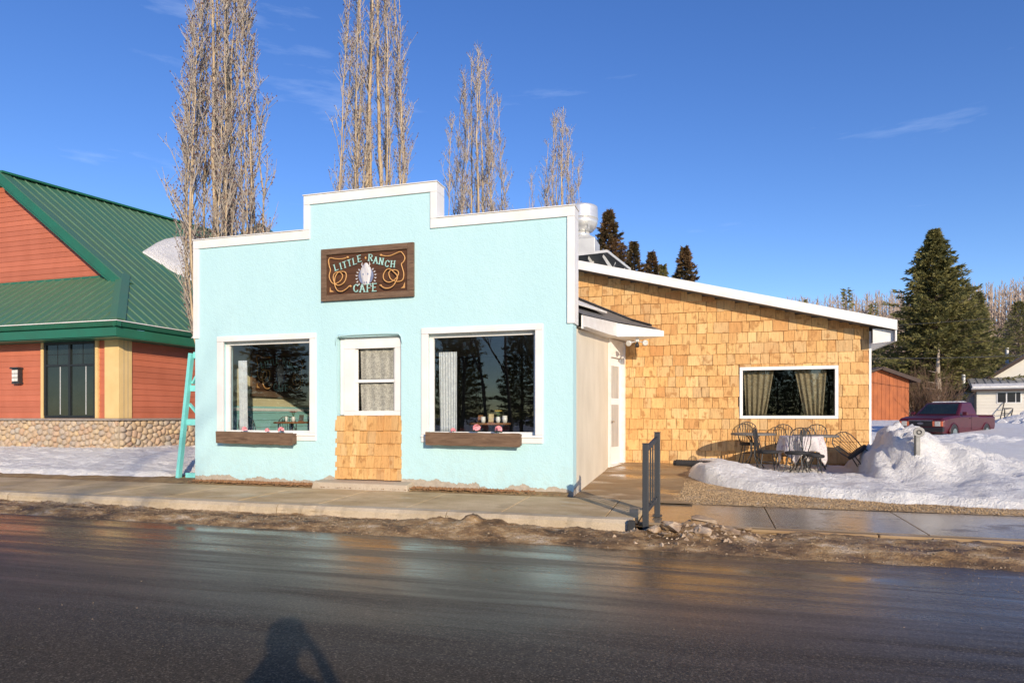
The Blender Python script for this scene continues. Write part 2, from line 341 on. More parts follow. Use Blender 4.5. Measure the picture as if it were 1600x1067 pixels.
MAT['greyroof'] = pm('grey_roof_sheet', (.17, .18, .18), .55, (.12, .125, .13), 3); MAT['asphshingle'] = pm('grey_roof_shingles', (.12, .115, .11), .85, (.17, .16, .15), 8, (1, 1, 1), bump=.4, bscale=30)
MAT['lace'] = pattern('white_lace_curtain', (.88, .86, .82), (.56, .54, .52), 26, thr=(.47, .53)); MAT['sheer'] = pattern('sheer_white_curtain', (.80, .81, .82), (.70, .72, .75), 9, transl=.35)
MAT['drape'] = pattern('olive_patterned_drape', (.40, .345, .235), (.27, .225, .15), 22, thr=(.47, .55)); MAT['cloth'] = pattern('lilac_floral_tablecloth', (.72, .67, .66), (.50, .40, .46), 17, thr=(.55, .62), transl=.15)
MAT['pink'] = pm('pink_petals', (.75, .22, .28), .7, (.80, .42, .42), 20); MAT['red'] = pm('red_petals', (.45, .03, .04), .7); MAT['yellowfl'] = pm('yellow_petals', (.62, .42, .05), .7)
MAT['leaf'] = pm('leaf_green', (.06, .12, .04), .7); MAT['leaves'] = pm('dry_leaves', (.20, .095, .04), .85, (.30, .16, .07), 15, space='Position')
MAT['wood_top'] = wood('varnished_table_top', (.26, .115, .045), (.18, .075, .03), crack=False); MAT['ceramic'] = pm('white_ceramic', (.75, .73, .69), .25)
MAT['tabletop'] = pm('grey_mesh_table_top', (.115, .11, .105), .6, (.16, .15, .14), 30); MAT['rubber'] = pm('black_rubber', (.02, .021, .024), .7, (.035, .036, .04), 8, bump=.3, bscale=40)
MAT['cushion'] = pm('black_seat_pad', (.012, .012, .013), .8, (.03, .03, .032), 12)
MAT['pebble'] = pm('road_grit', (.30, .22, .14), .8, (.14, .09, .05), 9, space='Position'); MAT['pea'] = pm('gravel_stones', (.50, .35, .19), .8, (.30, .19, .09), 16, space='Position')
MAT['ice'] = pm('dirty_ice', (.52, .40, .28), .45, (.26, .165, .09), 5, (1, 1, 1), .38, .62, .6, 22, .03)
MAT['icemud'] = pm('muddy_ice_slab', (.34, .24, .15), .45, (.22, .145, .08), 4, (1, 1, 1), .38, .62, .5, 25, .02)
MAT['truck'] = pm('maroon_car_paint', (.085, .010, .019), .33, (.06, .009, .015), 3); MAT['trucktrim'] = pm('dark_truck_trim', (.02, .018, .02), .5); MAT['chrome'] = pm('dull_chrome', (.55, .55, .55), .25, metal=1.0)
MAT['lampglass'] = pm('clear_headlamp', (.62, .60, .55), .2); MAT['amber'] = pm('amber_lens', (.75, .18, .08), .3)
MAT['shed'] = pm('rust_orange_shed_boards', (.40, .115, .032), .75, (.26, .07, .022), 2.5, (1, 1, .6), .35, .7, .3, 14); MAT['shedroof'] = pm('dark_brown_roofing', (.07, .045, .035), .8)
MAT['housewhite'] = pm('cream_vinyl_siding', (.70, .66, .57), .6, (.64, .60, .52), 2); MAT['houseshade'] = pm('shaded_house_siding', (.30, .32, .36), .65); MAT['tin'] = pm('tin_roof', (.40, .40, .40), .45, (.33, .33, .33), 4, metal=.3)  # the blue-grey siding has the shade of the house's left walls in its colour
MAT['tarp'] = pm('dark_tarp', (.055, .065, .085), .6, (.08, .09, .11), 4, bump=.4, bscale=8, bdist=.05)
MAT['poplar'] = bark('poplar_bark', (.56, .43, .27), (.34, .25, .15)); MAT['poptwig'] = pm('poplar_twigs', (.50, .435, .36), .85, (.36, .305, .26), .8, space='Position'); MAT['bud'] = pm('poplar_buds', (.15, .075, .07), .7, (.25, .13, .11), 3, space='Position')
MAT['sprbark'] = bark('spruce_bark', (.13, .095, .07), (.08, .06, .045)); MAT['birch'] = bark('pale_trunk_bark', (.50, .42, .33), (.28, .22, .17))
MAT['needle'] = leafy('spruce_needles', [(.085, .095, .040), (.20, .185, .068), (.32, .275, .105)], transl=.28); MAT['needlered'] = leafy('cone_laden_spruce_needles', [(.06, .062, .03), (.135, .088, .042), (.21, .115, .055)], scale=.8)
MAT['brush'] = leafy('bare_brush_twigs', [(.12, .075, .05), (.20, .13, .085)], transl=.05); MAT['farwood'] = leafy('far_bare_wood', [(.36, .28, .225), (.50, .39, .31)], transl=.05, scale=.15)
MAT['cable'] = pm('cable', (.05, .05, .05), .6); MAT['skin'] = pm('skin', (.55, .36, .27), .55); MAT['coat'] = pm('dark_coat', (.03, .035, .05), .85, bump=.2); MAT['plastic'] = pm('camera_plastic', (.02, .02, .02), .45)
MAT['winglass_far'] = pm('dark_far_glass', (.03, .03, .035), .1); MAT['lampwhite'] = pm('frosted_lamp_panel', (.78, .76, .70), .4); MAT['tube'] = emis('lit_fluorescent_tube', (1, .97, .9), 2.0)
MAT['grass'] = pm('dead_grass', (.42, .27, .115), .9, (.22, .135, .06), 6, bump=.8, bscale=70, bdist=.03, space='Position')
MAT['paper'] = pm('kraft_paper', (.52, .40, .22), .8)

# ---------------------------------------------------------------- ground, road, pavements, snow
def sheet(name, x0, x1, y0, y1, z, mat, zf=None, nx=1, ny=1, smooth=False):
    m = MB()
    for j in range(ny+1):
        for i in range(nx+1):
            x = x0+(x1-x0)*i/nx; y = y0+(y1-y0)*j/ny; m.v.append((x, y, zf(x, y) if zf else z))
    for j in range(ny):
        for i in range(nx):
            a = j*(nx+1)+i; m.f.append((a, a+1, a+nx+2, a+nx+1))
    return m.build(name, mat, smooth=smooth)
def gz(y): return -.06 + (y-10.9)*.042               # the yard rises gently from the pavement
def hc(x, y):                                           # snow-covered lots behind
    return .28 + sm(13, 42, y)*.85 + .10*fbm(x*.12, y*.12, 3)
struct(sheet('ground', -900, 900, -900, 900, -.6, MAT['snow']))
struct(sheet('road', -160, 160, -7, 8.3, -.25, MAT['asphalt']))
struct(sheet('far_verge', -160, 160, -40, -6.9, -.18, MAT['snow'], lambda x, y: -.26+.25*sm(-6.9, -9, y)+.06*fbm(x*.4, y*.4), 160, 20, True))
def mudz(x, y):
    t = (y-7.75)/(9.25-7.75)
    w = .035*fbm(x*.55, 1.1)
    z = -.262 + .085*sm(.10, .36, t+w) - .030*sm(.50, .72, t+w)*(1-sm(-1.6, -.6, x)) + .028*fbm(x*2.3, y*3.5, 2) * sm(.06, .3, t)
    z += .07*max(0, fbm(x*1.2, y*2.4, 8))*sm(.25, .5, t)*(1 if x > -3.5 else .45) + .018*fbm(x*9, y*12, 4)*sm(.12, .3, t)
    z += .16*math.exp(-((x+.05)/.55)**2-((y-8.62)/.26)**2)*(1+.5*fbm(x*5, y*5, 3)) + .10*math.exp(-((x+3.3)/1.1)**2-((y-8.55)/.3)**2)*(1+.6*fbm(x*4, y*4, 5))
    if x > .6: z += .05*sm(.6, 1.4, x)*sm(.2, .5, t)*(1-sm(.8, .98, t))
    return z
struct(sheet('muddy_verge', -24, 14, 7.75, 9.25, 0, MAT['mud'], mudz, 760, 44, True))
# pavement slabs and kerb stones: every piece its own block
side = struct(sheet('sidewalk', -40, 30, 9.0, 11.6, -.14, MAT['mud']))
x = -24.0; k = 0
while x < -.95:
    w = 1.53 if x > -23 else 1.2
    x1 = min(x+w, -.93)
    dz = random.uniform(-.004, .004)
    MB().hexa([(x+.007, 9.19, -.13), (x1-.007, 9.19, -.13), (x1-.007, 10.86, -.12), (x+.007, 10.86, -.12), (x+.007, 9.19, -.052+dz), (x1-.007, 9.19, -.052-dz), (x1-.007, 10.86, -.012), (x+.007, 10.86, -.012)]).build('slab', MAT['conc'], side, bevel=.006)
    x = x1
x = -.92
while x < 13:
    x1 = x+1.75
    MB().hexa([(x+.006, 9.16, -.135), (x1-.006, 9.16, -.135), (x1-.006, 11.02, -.135), (x+.006, 11.02, -.135), (x+.006, 9.16, -.098), (x1-.006, 9.16, -.098), (x1-.006, 11.02, -.065), (x+.006, 11.02, -.065)]).build('slab', MAT['concwet'], side, bevel=.006)
    x = x1
x = -24.0
while x < -1.0:
    w = 2.9; x1 = min(x+w, -.98)
    j = random.uniform(-.006, .006); m = MB()
    n0 = len(m.v); secs = 30
    for i in range(secs+1):
        xx = x+.008+(x1-x-.016)*i/secs; c = .030*nz(xx*5, 3.1)+.012*nz(xx*17, 1.1)
        for (yy, zz) in ((8.99+j, -.28), (9.00+j+c, -.105), (9.045+j+c, -.06), (9.18, -.047), (9.18, -.28)): m.v.append((xx, yy, zz))
    for i in range(secs):
        for q in range(4): a = n0+i*5+q; m.f.append((a, a+5, a+6, a+1))
    m.f.append(tuple(n0+q for q in range(5))); m.f.append(tuple(n0+secs*5+q for q in range(4, -1, -1)))
    m.build('kerb_stone', MAT['kerb'], side); x = x1
x = -.6
while x < 13:
    x1 = x+2.6
    MB().box(x+.006, x1-.006, 9.02, 9.15, -.28, -.104).build('kerb_stone', MAT['apron'], side, bevel=.015); x = x1
struct(sheet('foundation_strip', -10.6, -2.3, 10.85, 11.5, 0, MAT['grass'], lambda x, y: -.018+.055*sm(10.87, 11.25, y)+.012*fbm(x*3, y*4), 240, 12, True))
struct(sheet('left_verge', -26, -10.3, 10.85, 12.6, 0, MAT['grass'], lambda x, y: -.02+.045*sm(10.87, 11.4, y)+.02*fbm(x*1.5, y*3), 200, 22, True))
struct(sheet('apron', -2.35, -.25, 10.86, 16.6, 0, MAT['apron'], lambda x, y: max(-.045, gz(y)+.012)+.03*sm(14.5, 16.4, y)+.004*fbm(x*1.5, y*1.5), 24, 60, True))
struct(sheet('gravel_strip', -.75, 14, 10.98, 16.7, 0, MAT['gravel'], lambda x, y: gz(y)-.004+.03*sm(-.7, -.25, x)*sm(11.0, 11.25, y)+.012*fbm(x*2, y*2)*sm(-.7, 0, x), 160, 70, True))
struct(sheet('snow_ground', -160, 160, 17.0, 260, 0, MAT['snow'], hc, 110, 90, True))
def yfront(x):
    pts = [(-.45, 14.3), (-.1, 13.25), (.4, 12.55), (1.18, 12.05), (2.0, 11.75), (2.9, 11.45), (4.4, 11.32), (14, 11.3)]
    if x <= pts[0][0]: return 99
    for (a, b), (c, d) in zip(pts, pts[1:]):
        if x <= c: return b+(d-b)*(x-a)/(c-a)
    return 11.3
def hs(x, y):
    yf = yfront(x)+.13*nz(x*1.7, 4.2)+.05*nz(x*6, 1)
    s = y-yf
    # distance to the left end of the bank as well
    s = min(s, (x+.42+.06*nz(y*3, 2))*1.2)
    if s < -.05: return gz(y)-.15
    e = sm(-.03, .26, s)
    A = .17*e
    A +=   .24*e*math.exp(-((x-.30)/.60)**2-((y-13.75)/.62)**2) + .03*e*math.exp(-((x-1.35)/.7)**2-((y-13.05)/.5)**2)
    patio = sm(.25, .7, x)*(1-sm(3.2, 3.5, x))*sm(13.9, 14.5, y)
    A = A*(1-patio)+.07*patio
    # dumped heap with a cut left face
    px_ = 0
    if y < 22:
        px_ = sm(2.92, 3.02, x+.10*nz(y*2, 9))
        prof = [(2.9, .50), (3.15, .56), (3.27, .60), (3.34, .86), (3.6, .95), (3.85, .82), (4.2, .62), (4.7, .40), (5.3, .22), (6.2, .0)]
        hh = 0
        for (a, b), (c, d) in zip(prof, prof[1:]):
            if a <= x <= c: hh = b+(d-b)*(x-a)/(c-a)
        yc = 14.25+.35*(3.6-x)*(x < 3.6)+.25*nz(x*2, 7)
        A += px_*hh*math.exp(-(abs(y-yc)/(.75 if y < yc else 1.6))**2.4)*(1+.28*fbm(x*2.4, y*2.4, 12))
    A += .12*sm(3.9, 4.6, x)*sm(.1, .9, s)*(1-sm(13.4, 16, y))
    bank = math.exp(-((y-24.6)/1.3)**2)*sm(4, 6, x)
    A += bank*(.16+.22*fbm(x*.7, y*.7, 5))
    A += (.035*fbm(x*1.3, y*1.3, 1)+.035*fbm(x*2.6, y*3.2, 6))*e + .022*fbm(x*6, y*9, 2)*e + .05*px_*fbm(x*4.2, y*4.2, 12)*math.exp(-((y-14.2)/1.2)**2)*(1-sm(5, 6.2, x))
    base = gz(y) if y < 16 else gz(16)+(y-16)*.024
    m = sm(30.5, 33, y)
    return (base+A)*(1-m)+(hc(x, y)-.25)*m
struct(sheet('snow_bank', -.6, 15, 11.1, 33, 0, MAT['snow'], hs, 230, 330, True))
def hl(x, y):
    yf = 11.30+.10*nz(x*1.3, 2)+.30*sm(-14, -11, x)+.05*nz(x*5, 1)
    s = y-yf
    if s < -.04: return -.12
    return -.02+.16*sm(-.02, .25, s)+.27*sm(.1, 3.0, s)+(.05*fbm(x*1.1, y*1.6, 3)+.02*fbm(x*4, y*5, 7)+.03*nz(x*2.2, y*6))*sm(0, .3, s)-.25*sm(-11.9, -10.9, x)*(1-sm(12.4, 13.2, y))
struct(sheet('snow_patch', -26, -10.35, 11.0, 17, 0, MAT['snow'], hl, 330, 120, True))
# loose things on the ground that nobody could count
def scatter(name, n, fn, mat, label, cat):
    m = MB()
    for _ in range(n):
        x, y, z, r = fn()
        q = [Vector((random.gauss(0, 1), random.gauss(0, 1), random.gauss(0, .7))).normalized()*r*random.uniform(.7, 1.2) for _ in range(3)]
        p = Vector((x, y, z)); a, b, c = q
        pts = [p+Vector((r, 0, 0)), p+Vector((-r*.5, r*.9, 0)), p+Vector((-r*.5, -r*.9, 0)), p+Vector((random.uniform(-.3, .3)*r, random.uniform(-.3, .3)*r, r*random.uniform(.5, 1)))]
        rot = random.uniform(0, 6.28); c_, s_ = math.cos(rot), math.sin(rot)
        pts = [Vector((p.x+(w.x-p.x)*c_-(w.y-p.y)*s_, p.y+(w.x-p.x)*s_+(w.y-p.y)*c_, w.z)) for w in pts]
        k = len(m.v); m.v += [tuple(w) for w in pts]; m.f += [(k, k+1, k+3), (k+1, k+2, k+3), (k+2, k, k+3)]
    return tag(m.build(name, mat), label, cat, kind='stuff')
def f_grit():
    y = 7.9-abs(random.gauss(0, .9)) if random.random() < .86 else random.uniform(2.5, 8)
    return random.uniform(-13, 6), y, -.2505, random.choice((.003, .004, .005, .006, .008))
scatter('road_grit', 3800, f_grit, MAT['pebble'], 'loose brown grit and small stones scattered over the wet road', 'grit')
def f_pea():
    while True:
        x = random.uniform(-.75, 8); y = random.uniform(11.0, 13.4)
        if y < yfront(x)+.1 and x > -.75+.3*(y > 12): return x, y, gz(y)+.028*sm(-.7, -.25, x)*sm(11.0, 11.25, y), random.uniform(.008, .017)
scatter('gravel', 9000, f_pea, MAT['pea'], 'tan pea gravel between the wet pavement and the snow bank', 'gravel')
def f_leaf():
    if random.random() < .75:
        x = random.choice([random.gauss(-9.4, .35), random.gauss(-8.6, .25), random.gauss(-7.65, .25), random.gauss(-4.9, .5), random.gauss(-3.9, .4)]); x = min(max(x, -10.1), -2.4)
        if -7.2 < x < -5.3: x = -7.4
        return x, 11.17-abs(random.gauss(0, .09)), .03, random.uniform(.02, .045)
    return random.uniform(-10.1, -2.4), random.uniform(10.85, 11.18), .015, random.uniform(.008, .02)
scatter('dry_leaves', 2600, f_leaf, MAT['leaves'], 'brown dry leaves drifted along the foot of the turquoise wall', 'leaves')
def f_debris():
    x = random.uniform(-13, 6); y = random.uniform(7.9, 9.0); return x, y, mudz(x, y)-.003, random.uniform(.006, .022)
scatter('verge_debris', 5200, f_debris, MAT['pebble'], 'brown grit and crumbs of frozen mud along the verge', 'debris')
def f_crumb():
    x, y = random.gauss(-.1, .45), random.gauss(8.6, .2); return x, y, mudz(x, y)-.01, random.uniform(.015, .05)
scatter('ice_crumbs', 260, f_crumb, MAT['ice'], 'crumbs of dirty ice strewn round the ice heap by the railing', 'ice')
# broken slabs of dirty ice by the railing
def chunk(cx, cy, cz, a, b, c, rot, tilt, label, mat='ice', sd=0):
    rr = random.Random(sd); bm = bmesh.new()
    for i in range(24):
        v = Vector((rr.gauss(0, 1), rr.gauss(0, 1), rr.gauss(0, 1))).normalized(); bm.verts.new((v.x*a*rr.uniform(.75, 1.1), v.y*b*rr.uniform(.75, 1.1), v.z*c))
    bmesh.ops.convex_hull(bm, input=bm.verts)
    for v in [v for v in bm.verts if not v.link_faces]: bm.verts.remove(v)
    bmesh.ops.subdivide_edges(bm, edges=bm.edges, cuts=2, use_grid_fill=True)
    for v in bm.verts: q = v.co*9; v.co += v.co.normalized()*(.030*fbm(q.x+sd, q.y, q.z, 3)-.012*abs(nz(q.x*2, q.y*2+sd, q.z*2)))
    me = bpy.data.meshes.new('ice_chunk'); bm.to_mesh(me); bm.free(); me.materials.append(MAT[mat])
    o = bpy.data.objects.new('ice_chunk', me); COL.objects.link(o); o.location = (cx, cy, cz); o.rotation_euler = (tilt, tilt*.6, rot)
    return tag(o, label, 'ice chunk', 'ice chunks heaped by the railing')
for i, (cx, cy, cz, a, b, c, rot, tl, lab, mt) in enumerate([
    (-.05, 8.83, .0, .21, .15, .05, .2, .25, 'largest flat brown ice slab lying on top of the heap by the railing', 'icemud'),
    (-.42, 8.58, -.06, .20, .14, .10, .9, .3, 'pale knobbly ice lump left of the flat brown slab', 'ice'),
    (-.10, 8.50, -.08, .17, .13, .09, 2.2, -.2, 'pale ice lump just below the flat brown slab', 'ice'),
    (.22, 8.60, -.08, .17, .11, .06, .1, .3, 'small slanted ice slab at the right end of the ice heap', 'icemud'),
    (-.66, 8.55, -.10, .12, .10, .08, 1.4, .2, 'small pale ice lump at the left end of the ice heap', 'ice'),
    (-.26, 8.84, -.05, .13, .09, .05, .5, -.3, 'dark muddy ice shard between railing foot and flat slab', 'icemud'),
    (.10, 8.42, -.14, .10, .07, .05, .3, .1, 'lowest ice shard at the road edge of the heap', 'ice'),
    (.42, 8.78, -.08, .12, .09, .05, 2.5, .2, 'low brown ice shard right of the flat slab', 'icemud'),
    (-.52, 8.40, -.13, .10, .07, .05, 2.9, .2, 'low brown shard at the left front foot of the ice heap', 'icemud')]):
    chunk(cx, cy, cz+.01, a*1.12, b*1.1, c*.72, rot, tl, lab, mt, 11+i)

# ---------------------------------------------------------------- the cafe
FY = 11.2
cafe = thing('cafe_building', 'turquoise false-front cafe with white trim and cedar shingled annex', 'building', (-6.2, FY, 0))
def cells(xs, zs, solid, y0, y1):
    m = MB(); nx, nz_ = len(xs)-1, len(zs)-1
    S = lambda i, j: 0 <= i < nx and 0 <= j < nz_ and solid((xs[i]+xs[i+1])/2, (zs[j]+zs[j+1])/2)
    for i in range(nx):
        for j in range(nz_):
            if not S(i, j): continue
            a, b, c, d = xs[i], xs[i+1], zs[j], zs[j+1]
            m.poly([(a,y0,c),(b,y0,c),(b,y0,d),(a,y0,d)]); m.poly([(a,y1,c),(a,y1,d),(b,y1,d),(b,y1,c)])
            if not S(i-1, j): m.poly([(a,y0,c),(a,y0,d),(a,y1,d),(a,y1,c)])
            if not S(i+1, j): m.poly([(b,y0,c),(b,y1,c),(b,y1,d),(b,y0,d)])
            if not S(i, j-1): m.poly([(a,y0,c),(a,y1,c),(b,y1,c),(b,y0,c)])
            if not S(i, j+1): m.poly([(a,y0,d),(b,y0,d),(b,y1,d),(a,y1,d)])
    return m
def inr(x, z, r): return r[0] < x < r[1] and r[2] < z < r[3]
XL, XR, ZP, ZC, CL, CR = -10.18, -2.24, 4.93, 5.60, -7.55, -4.80
W1 = (-9.50, -7.42, .98, 2.88); W2 = (-4.97, -2.88, .98, 2.88); DW = (-6.86, -5.50, .10, 2.86)
cells(sorted({XL, XR, CL, CR, W1[0], W1[1], W2[0], W2[1], DW[0], DW[1]}), sorted({-.1, ZP, ZC, W1[2], W1[3], DW[2], DW[3]}),
      lambda x, z: (z < ZP or CL < x < CR) and not inr(x, z, W1) and not inr(x, z, W2) and not inr(x, z, DW), FY, FY+.30).build('front_wall', MAT['stucco'], cafe, bevel=.012)
# white boards along the stepped parapet, butted end to end
T = .155
def trim(x0, x1, z0, z1, y0=FY-.03, y1=FY+.34, name='parapet_trim'): return MB().box(x0, x1, y0, y1, z0, z1).build(name, MAT['white'], cafe, bevel=.006)
trim(XL-.03, CL+.10, ZP-T+.02, ZP+.04); trim(CR-.10, XR+.03, ZP-T+.02, ZP+.04)
trim(CL-.03, CR+.03, ZC-T+.02, ZC+.04)
trim(CL-.03, CL+.10, ZP+.042, ZC-T+.018); trim(CR-.10, CR+.03, ZP+.042, ZC-T+.018)
trim(XL-.03, XL+.10, 2.95, ZP-T+.018); trim(XR-.10, XR+.03, 2.95, ZP-T+.018)
trim(CL-.045, CR+.045, ZC+.041, ZC+.06, FY-.05, FY+.36, 'parapet_cap'); trim(XL-.045, CL-.035, ZP+.041, ZP+.06, FY-.05, FY+.36, 'parapet_cap'); trim(CR+.035, XR+.045, ZP+.041, ZP+.06, FY-.05, FY+.36, 'parapet_cap')
def shop_window(r, outer, name='window'):
    """flat white casing round a recessed picture window"""
    x0, x1, z0, z1 = r; o0, o1, q0, q1 = outer
    w = MB().box(x0+.002, x1-.002, FY+.10, FY+.16, z0+.002, z0+.085).build(name, MAT['white'], cafe, bevel=.004)   # bottom rail, the window's base
    MB().box(x0+.002, x1-.002, FY+.10, FY+.16, z1-.085, z1-.002).build('frame', MAT['white'], w, bevel=.004)
    MB().box(x0+.002, x0+.085, FY+.10, FY+.16, z0+.087, z1-.087).build('frame', MAT['white'], w, bevel=.004)
    MB().box(x1-.085, x1-.002, FY+.10, FY+.16, z0+.087, z1-.087).build('frame', MAT['white'], w, bevel=.004)
    MB().box(o0, o1, FY-.028, FY+.02, z1-.02, q1).build('casing', MAT['white'], w, bevel=.006)
    MB().box(o0, o1, FY-.028, FY+.02, q0, z0+.03).build('casing', MAT['white'], w, bevel=.006)
    MB().box(o0, x0+.03, FY-.026, FY+.02, z0+.032, z1-.022).build('casing', MAT['white'], w, bevel=.006)
    MB().box(x1-.03, o1, FY-.026, FY+.02, z0+.032, z1-.022).build('casing', MAT['white'], w, bevel=.006)
    MB().box(o0-.004, o1+.004, FY-.05, FY-.03, q0+.10, q0+.115).build('sill', MAT['white'], w)
    gx0, gx1, gz0, gz1 = x0+.087, x1-.087, z0+.087, z1-.087
    MB().poly([(gx0,FY+.13,gz0),(gx1,FY+.13,gz0),(gx1,FY+.13,gz1),(gx0,FY+.13,gz1)]).build('pane', MAT['glass'], w)
    return w
shop_window(W1, (-9.62, -7.31, .87, 2.97)); shop_window(W2, (-5.08, -2.77, .87, 2.97))
# blocked-up doorway: sash window above, cedar shingles below, step in front
dwin = MB().box(-6.74, -5.53, FY+.06, FY+.16, 1.36, 1.45).build('sash_window', MAT['white'], cafe, bevel=.005)
for (a, b, c, d, y0, y1, nm) in ((-6.74, -5.53, 2.64, 2.82, .06, .16, 'frame'), (-6.74, -6.50, 1.452, 2.638, .06, .16, 'frame'), (-5.66, -5.53, 1.452, 2.638, .06, .16, 'frame'),
                             (-6.498, -5.662, 1.99, 2.05, .09, .15, 'meeting_rail'), (-6.498, -6.46, 1.452, 1.988, .10, .14, 'sash'), (-5.70, -5.662, 1.452, 1.988, .10, .14, 'sash'),
                             (-6.498, -6.46, 2.052, 2.638, .10, .14, 'sash'), (-5.70, -5.662, 2.052, 2.638, .10, .14, 'sash'), (-6.84, -6.742, 1.37, 2.845, .10, .2, 'frame'), (-5.528, -5.505, 1.37, 2.845, .10, .2, 'frame'), (-6.84, -5.505, 2.822, 2.858, .10, .2, 'frame')):
    MB().box(a, b, FY+y0, FY+y1, c, d).build(nm, MAT['white'], dwin, bevel=.004)
MB().poly([(-6.46,FY+.125,1.452),(-5.70,FY+.125,1.452),(-5.70,FY+.125,1.99),(-6.46,FY+.125,1.99)]).build('pane', MAT['glass2'], dwin)
MB().poly([(-6.46,FY+.115,2.05),(-5.70,FY+.115,2.05),(-5.70,FY+.115,2.638),(-6.46,FY+.115,2.638)]).build('pane', MAT['glass2'], dwin)
# raised stucco lip over the old doorway
MB().tube([(-6.88, FY-.005, 2.70), (-6.87, FY-.012, 2.83), (-6.82, FY-.014, 2.89), (-6.5, FY-.016, 2.905), (-5.85, FY-.016, 2.905), (-5.54, FY-.014, 2.89), (-5.49, FY-.012, 2.83), (-5.48, FY-.005, 2.70)], [.006, .016, .022, .024, .024, .022, .016, .006], 8).build('stucco_lip', MAT['stucco'], cafe, smooth=True)
unit = MB().hexa([(-.5,-.030,0),(.5,-.030,0),(.5,0,0),(-.5,0,0),(-.5,-.008,1),(.5,-.008,1),(.5,0,1),(-.5,0,1)])
ume = None
def shingle(cx, y, z, w, h, parent, tilt=0):
    global ume
    if ume is None:
        o = unit.build('shingle', MAT['shingle'], None, world=False); ume = o.data
    else:
        o = bpy.data.objects.new('shingle', ume); COL.objects.link(o)
    o.parent = parent; b = origin(parent); o.location = (cx-b.x, y-b.y, z-b.z); o.scale = (w, random.uniform(.8, 1.5), h); o.rotation_euler = (0, tilt, 0); return o
panel = MB().box(-6.858, -5.502, FY+.02, FY+.12, .12, 1.355).build('shingle_panel', MAT['weathered'], cafe)
rows = [.15, .375, .60, .835, 1.075]; hts = [.235, .235, .245, .25, .285]
for z, h in zip(rows, hts):
    x = -6.90+random.uniform(-.01, .01)
    while x < -5.50:
        w = random.choice((.11, .13, .16, .18, .21, .14)); w = min(w, -5.485-x)
        if -5.485-(x+w) < .06: w = -5.485-x
        shingle(x+w/2, FY+.018, z+random.uniform(-.008, .008), w-.004, h, panel, random.uniform(-.006, .006)); x += w
MB().hexa([(-7.22, 10.88, -.03), (-5.22, 10.88, -.03), (-5.22, 11.198, -.03), (-7.22, 11.198, -.03), (-7.20, 10.92, .105), (-5.25, 10.92, .095), (-5.25, 11.198, .13), (-7.20, 11.198, .135)]).build('doorstep', MAT['step'], cafe, bevel=.02)
# body of the building behind the false front
cells([XL+.12, -2.24], [-.1, 3.05], lambda x, z: True, 17.3, 17.5).build('back_wall', MAT['beige'], cafe)
MB().box(XL+.02, XL+.12, FY+.302, 17.3, -.1, 3.05).build('side_wall', MAT['beige'], cafe)
# right side wall of bare stucco with the door set near its back end
sw = MB(); N = 20
for i in range(N+1):
    y = FY+.302+(15.38-FY-.302)*i/N; zt = 2.90+.30*i/N; sw.v += [(-2.242+.012*nz(y*2, 1), y, -.1), (-2.242+.012*nz(y*2, 1), y, zt), (-2.40, y, zt), (-2.40, y, -.1)]
for i in range(N):
    for q in range(4): a = i*4; sw.f.append((a+q, a+4+q, a+4+(q+1) % 4, a+(q+1) % 4))
sw.f += [(0, 1, 2, 3), (N*4+3, N*4+2, N*4+1, N*4)]
sw.build('side_wall', MAT['beige'], cafe)
P0, P1 = Vector((-2.25, 15.38)), Vector((-1.99, 16.39)); du = (P1-P0).normalized(); dn = Vector((du.y, -du.x))
def dpt(t, off, z): q = P0+du*t+dn*off; return (q.x, q.y, z)
def dbox(t0, t1, o0, o1, z0, z1): return MB().hexa([dpt(t0,o1,z0), dpt(t1,o1,z0), dpt(t1,o0,z0), dpt(t0,o0,z0), dpt(t0,o1,z1), dpt(t1,o1,z1), dpt(t1,o0,z1), dpt(t0,o0,z1)])
DL = (P1-P0).length
door = dbox(.13, DL-.14, -.09, -.04, .20, 2.74).build('door', MAT['white'], cafe)
dbox(0, .128, -.12, .03, .14, 3.17).build('frame', MAT['white2'], door, bevel=.005); dbox(DL-.138, DL, -.12, .03, .14, 3.17).build('frame', MAT['white2'], door, bevel=.005)
dbox(.13, DL-.14, -.12, .02, 2.745, 3.17).build('frame', MAT['white2'], door, bevel=.005); dbox(.13, DL-.14, -.10, .06, .13, .195).build('threshold', MAT['white2'], door)
MAT['doorglass'] = pm('curtained_door_glass', (.46, .46, .44), .08, (.34, .34, .33), 3, (6, 6, .4))
dbox(.30, DL-.30, -.038, -.032, .62, 1.62).build('pane', MAT['doorglass'], door); dbox(.30, DL-.30, -.038, -.032, 1.78, 2.55).build('pane', MAT['doorglass'], door); dbox(.27, DL-.27, -.037, -.030, 1.63, 1.77).build('cross_rail', MAT['white'], door)
MB().tube([dpt(.22, -.03, 1.22), dpt(.22, .03, 1.22), dpt(.30, .035, 1.22)], .013, 6).build('handle', MAT['chrome'], door)
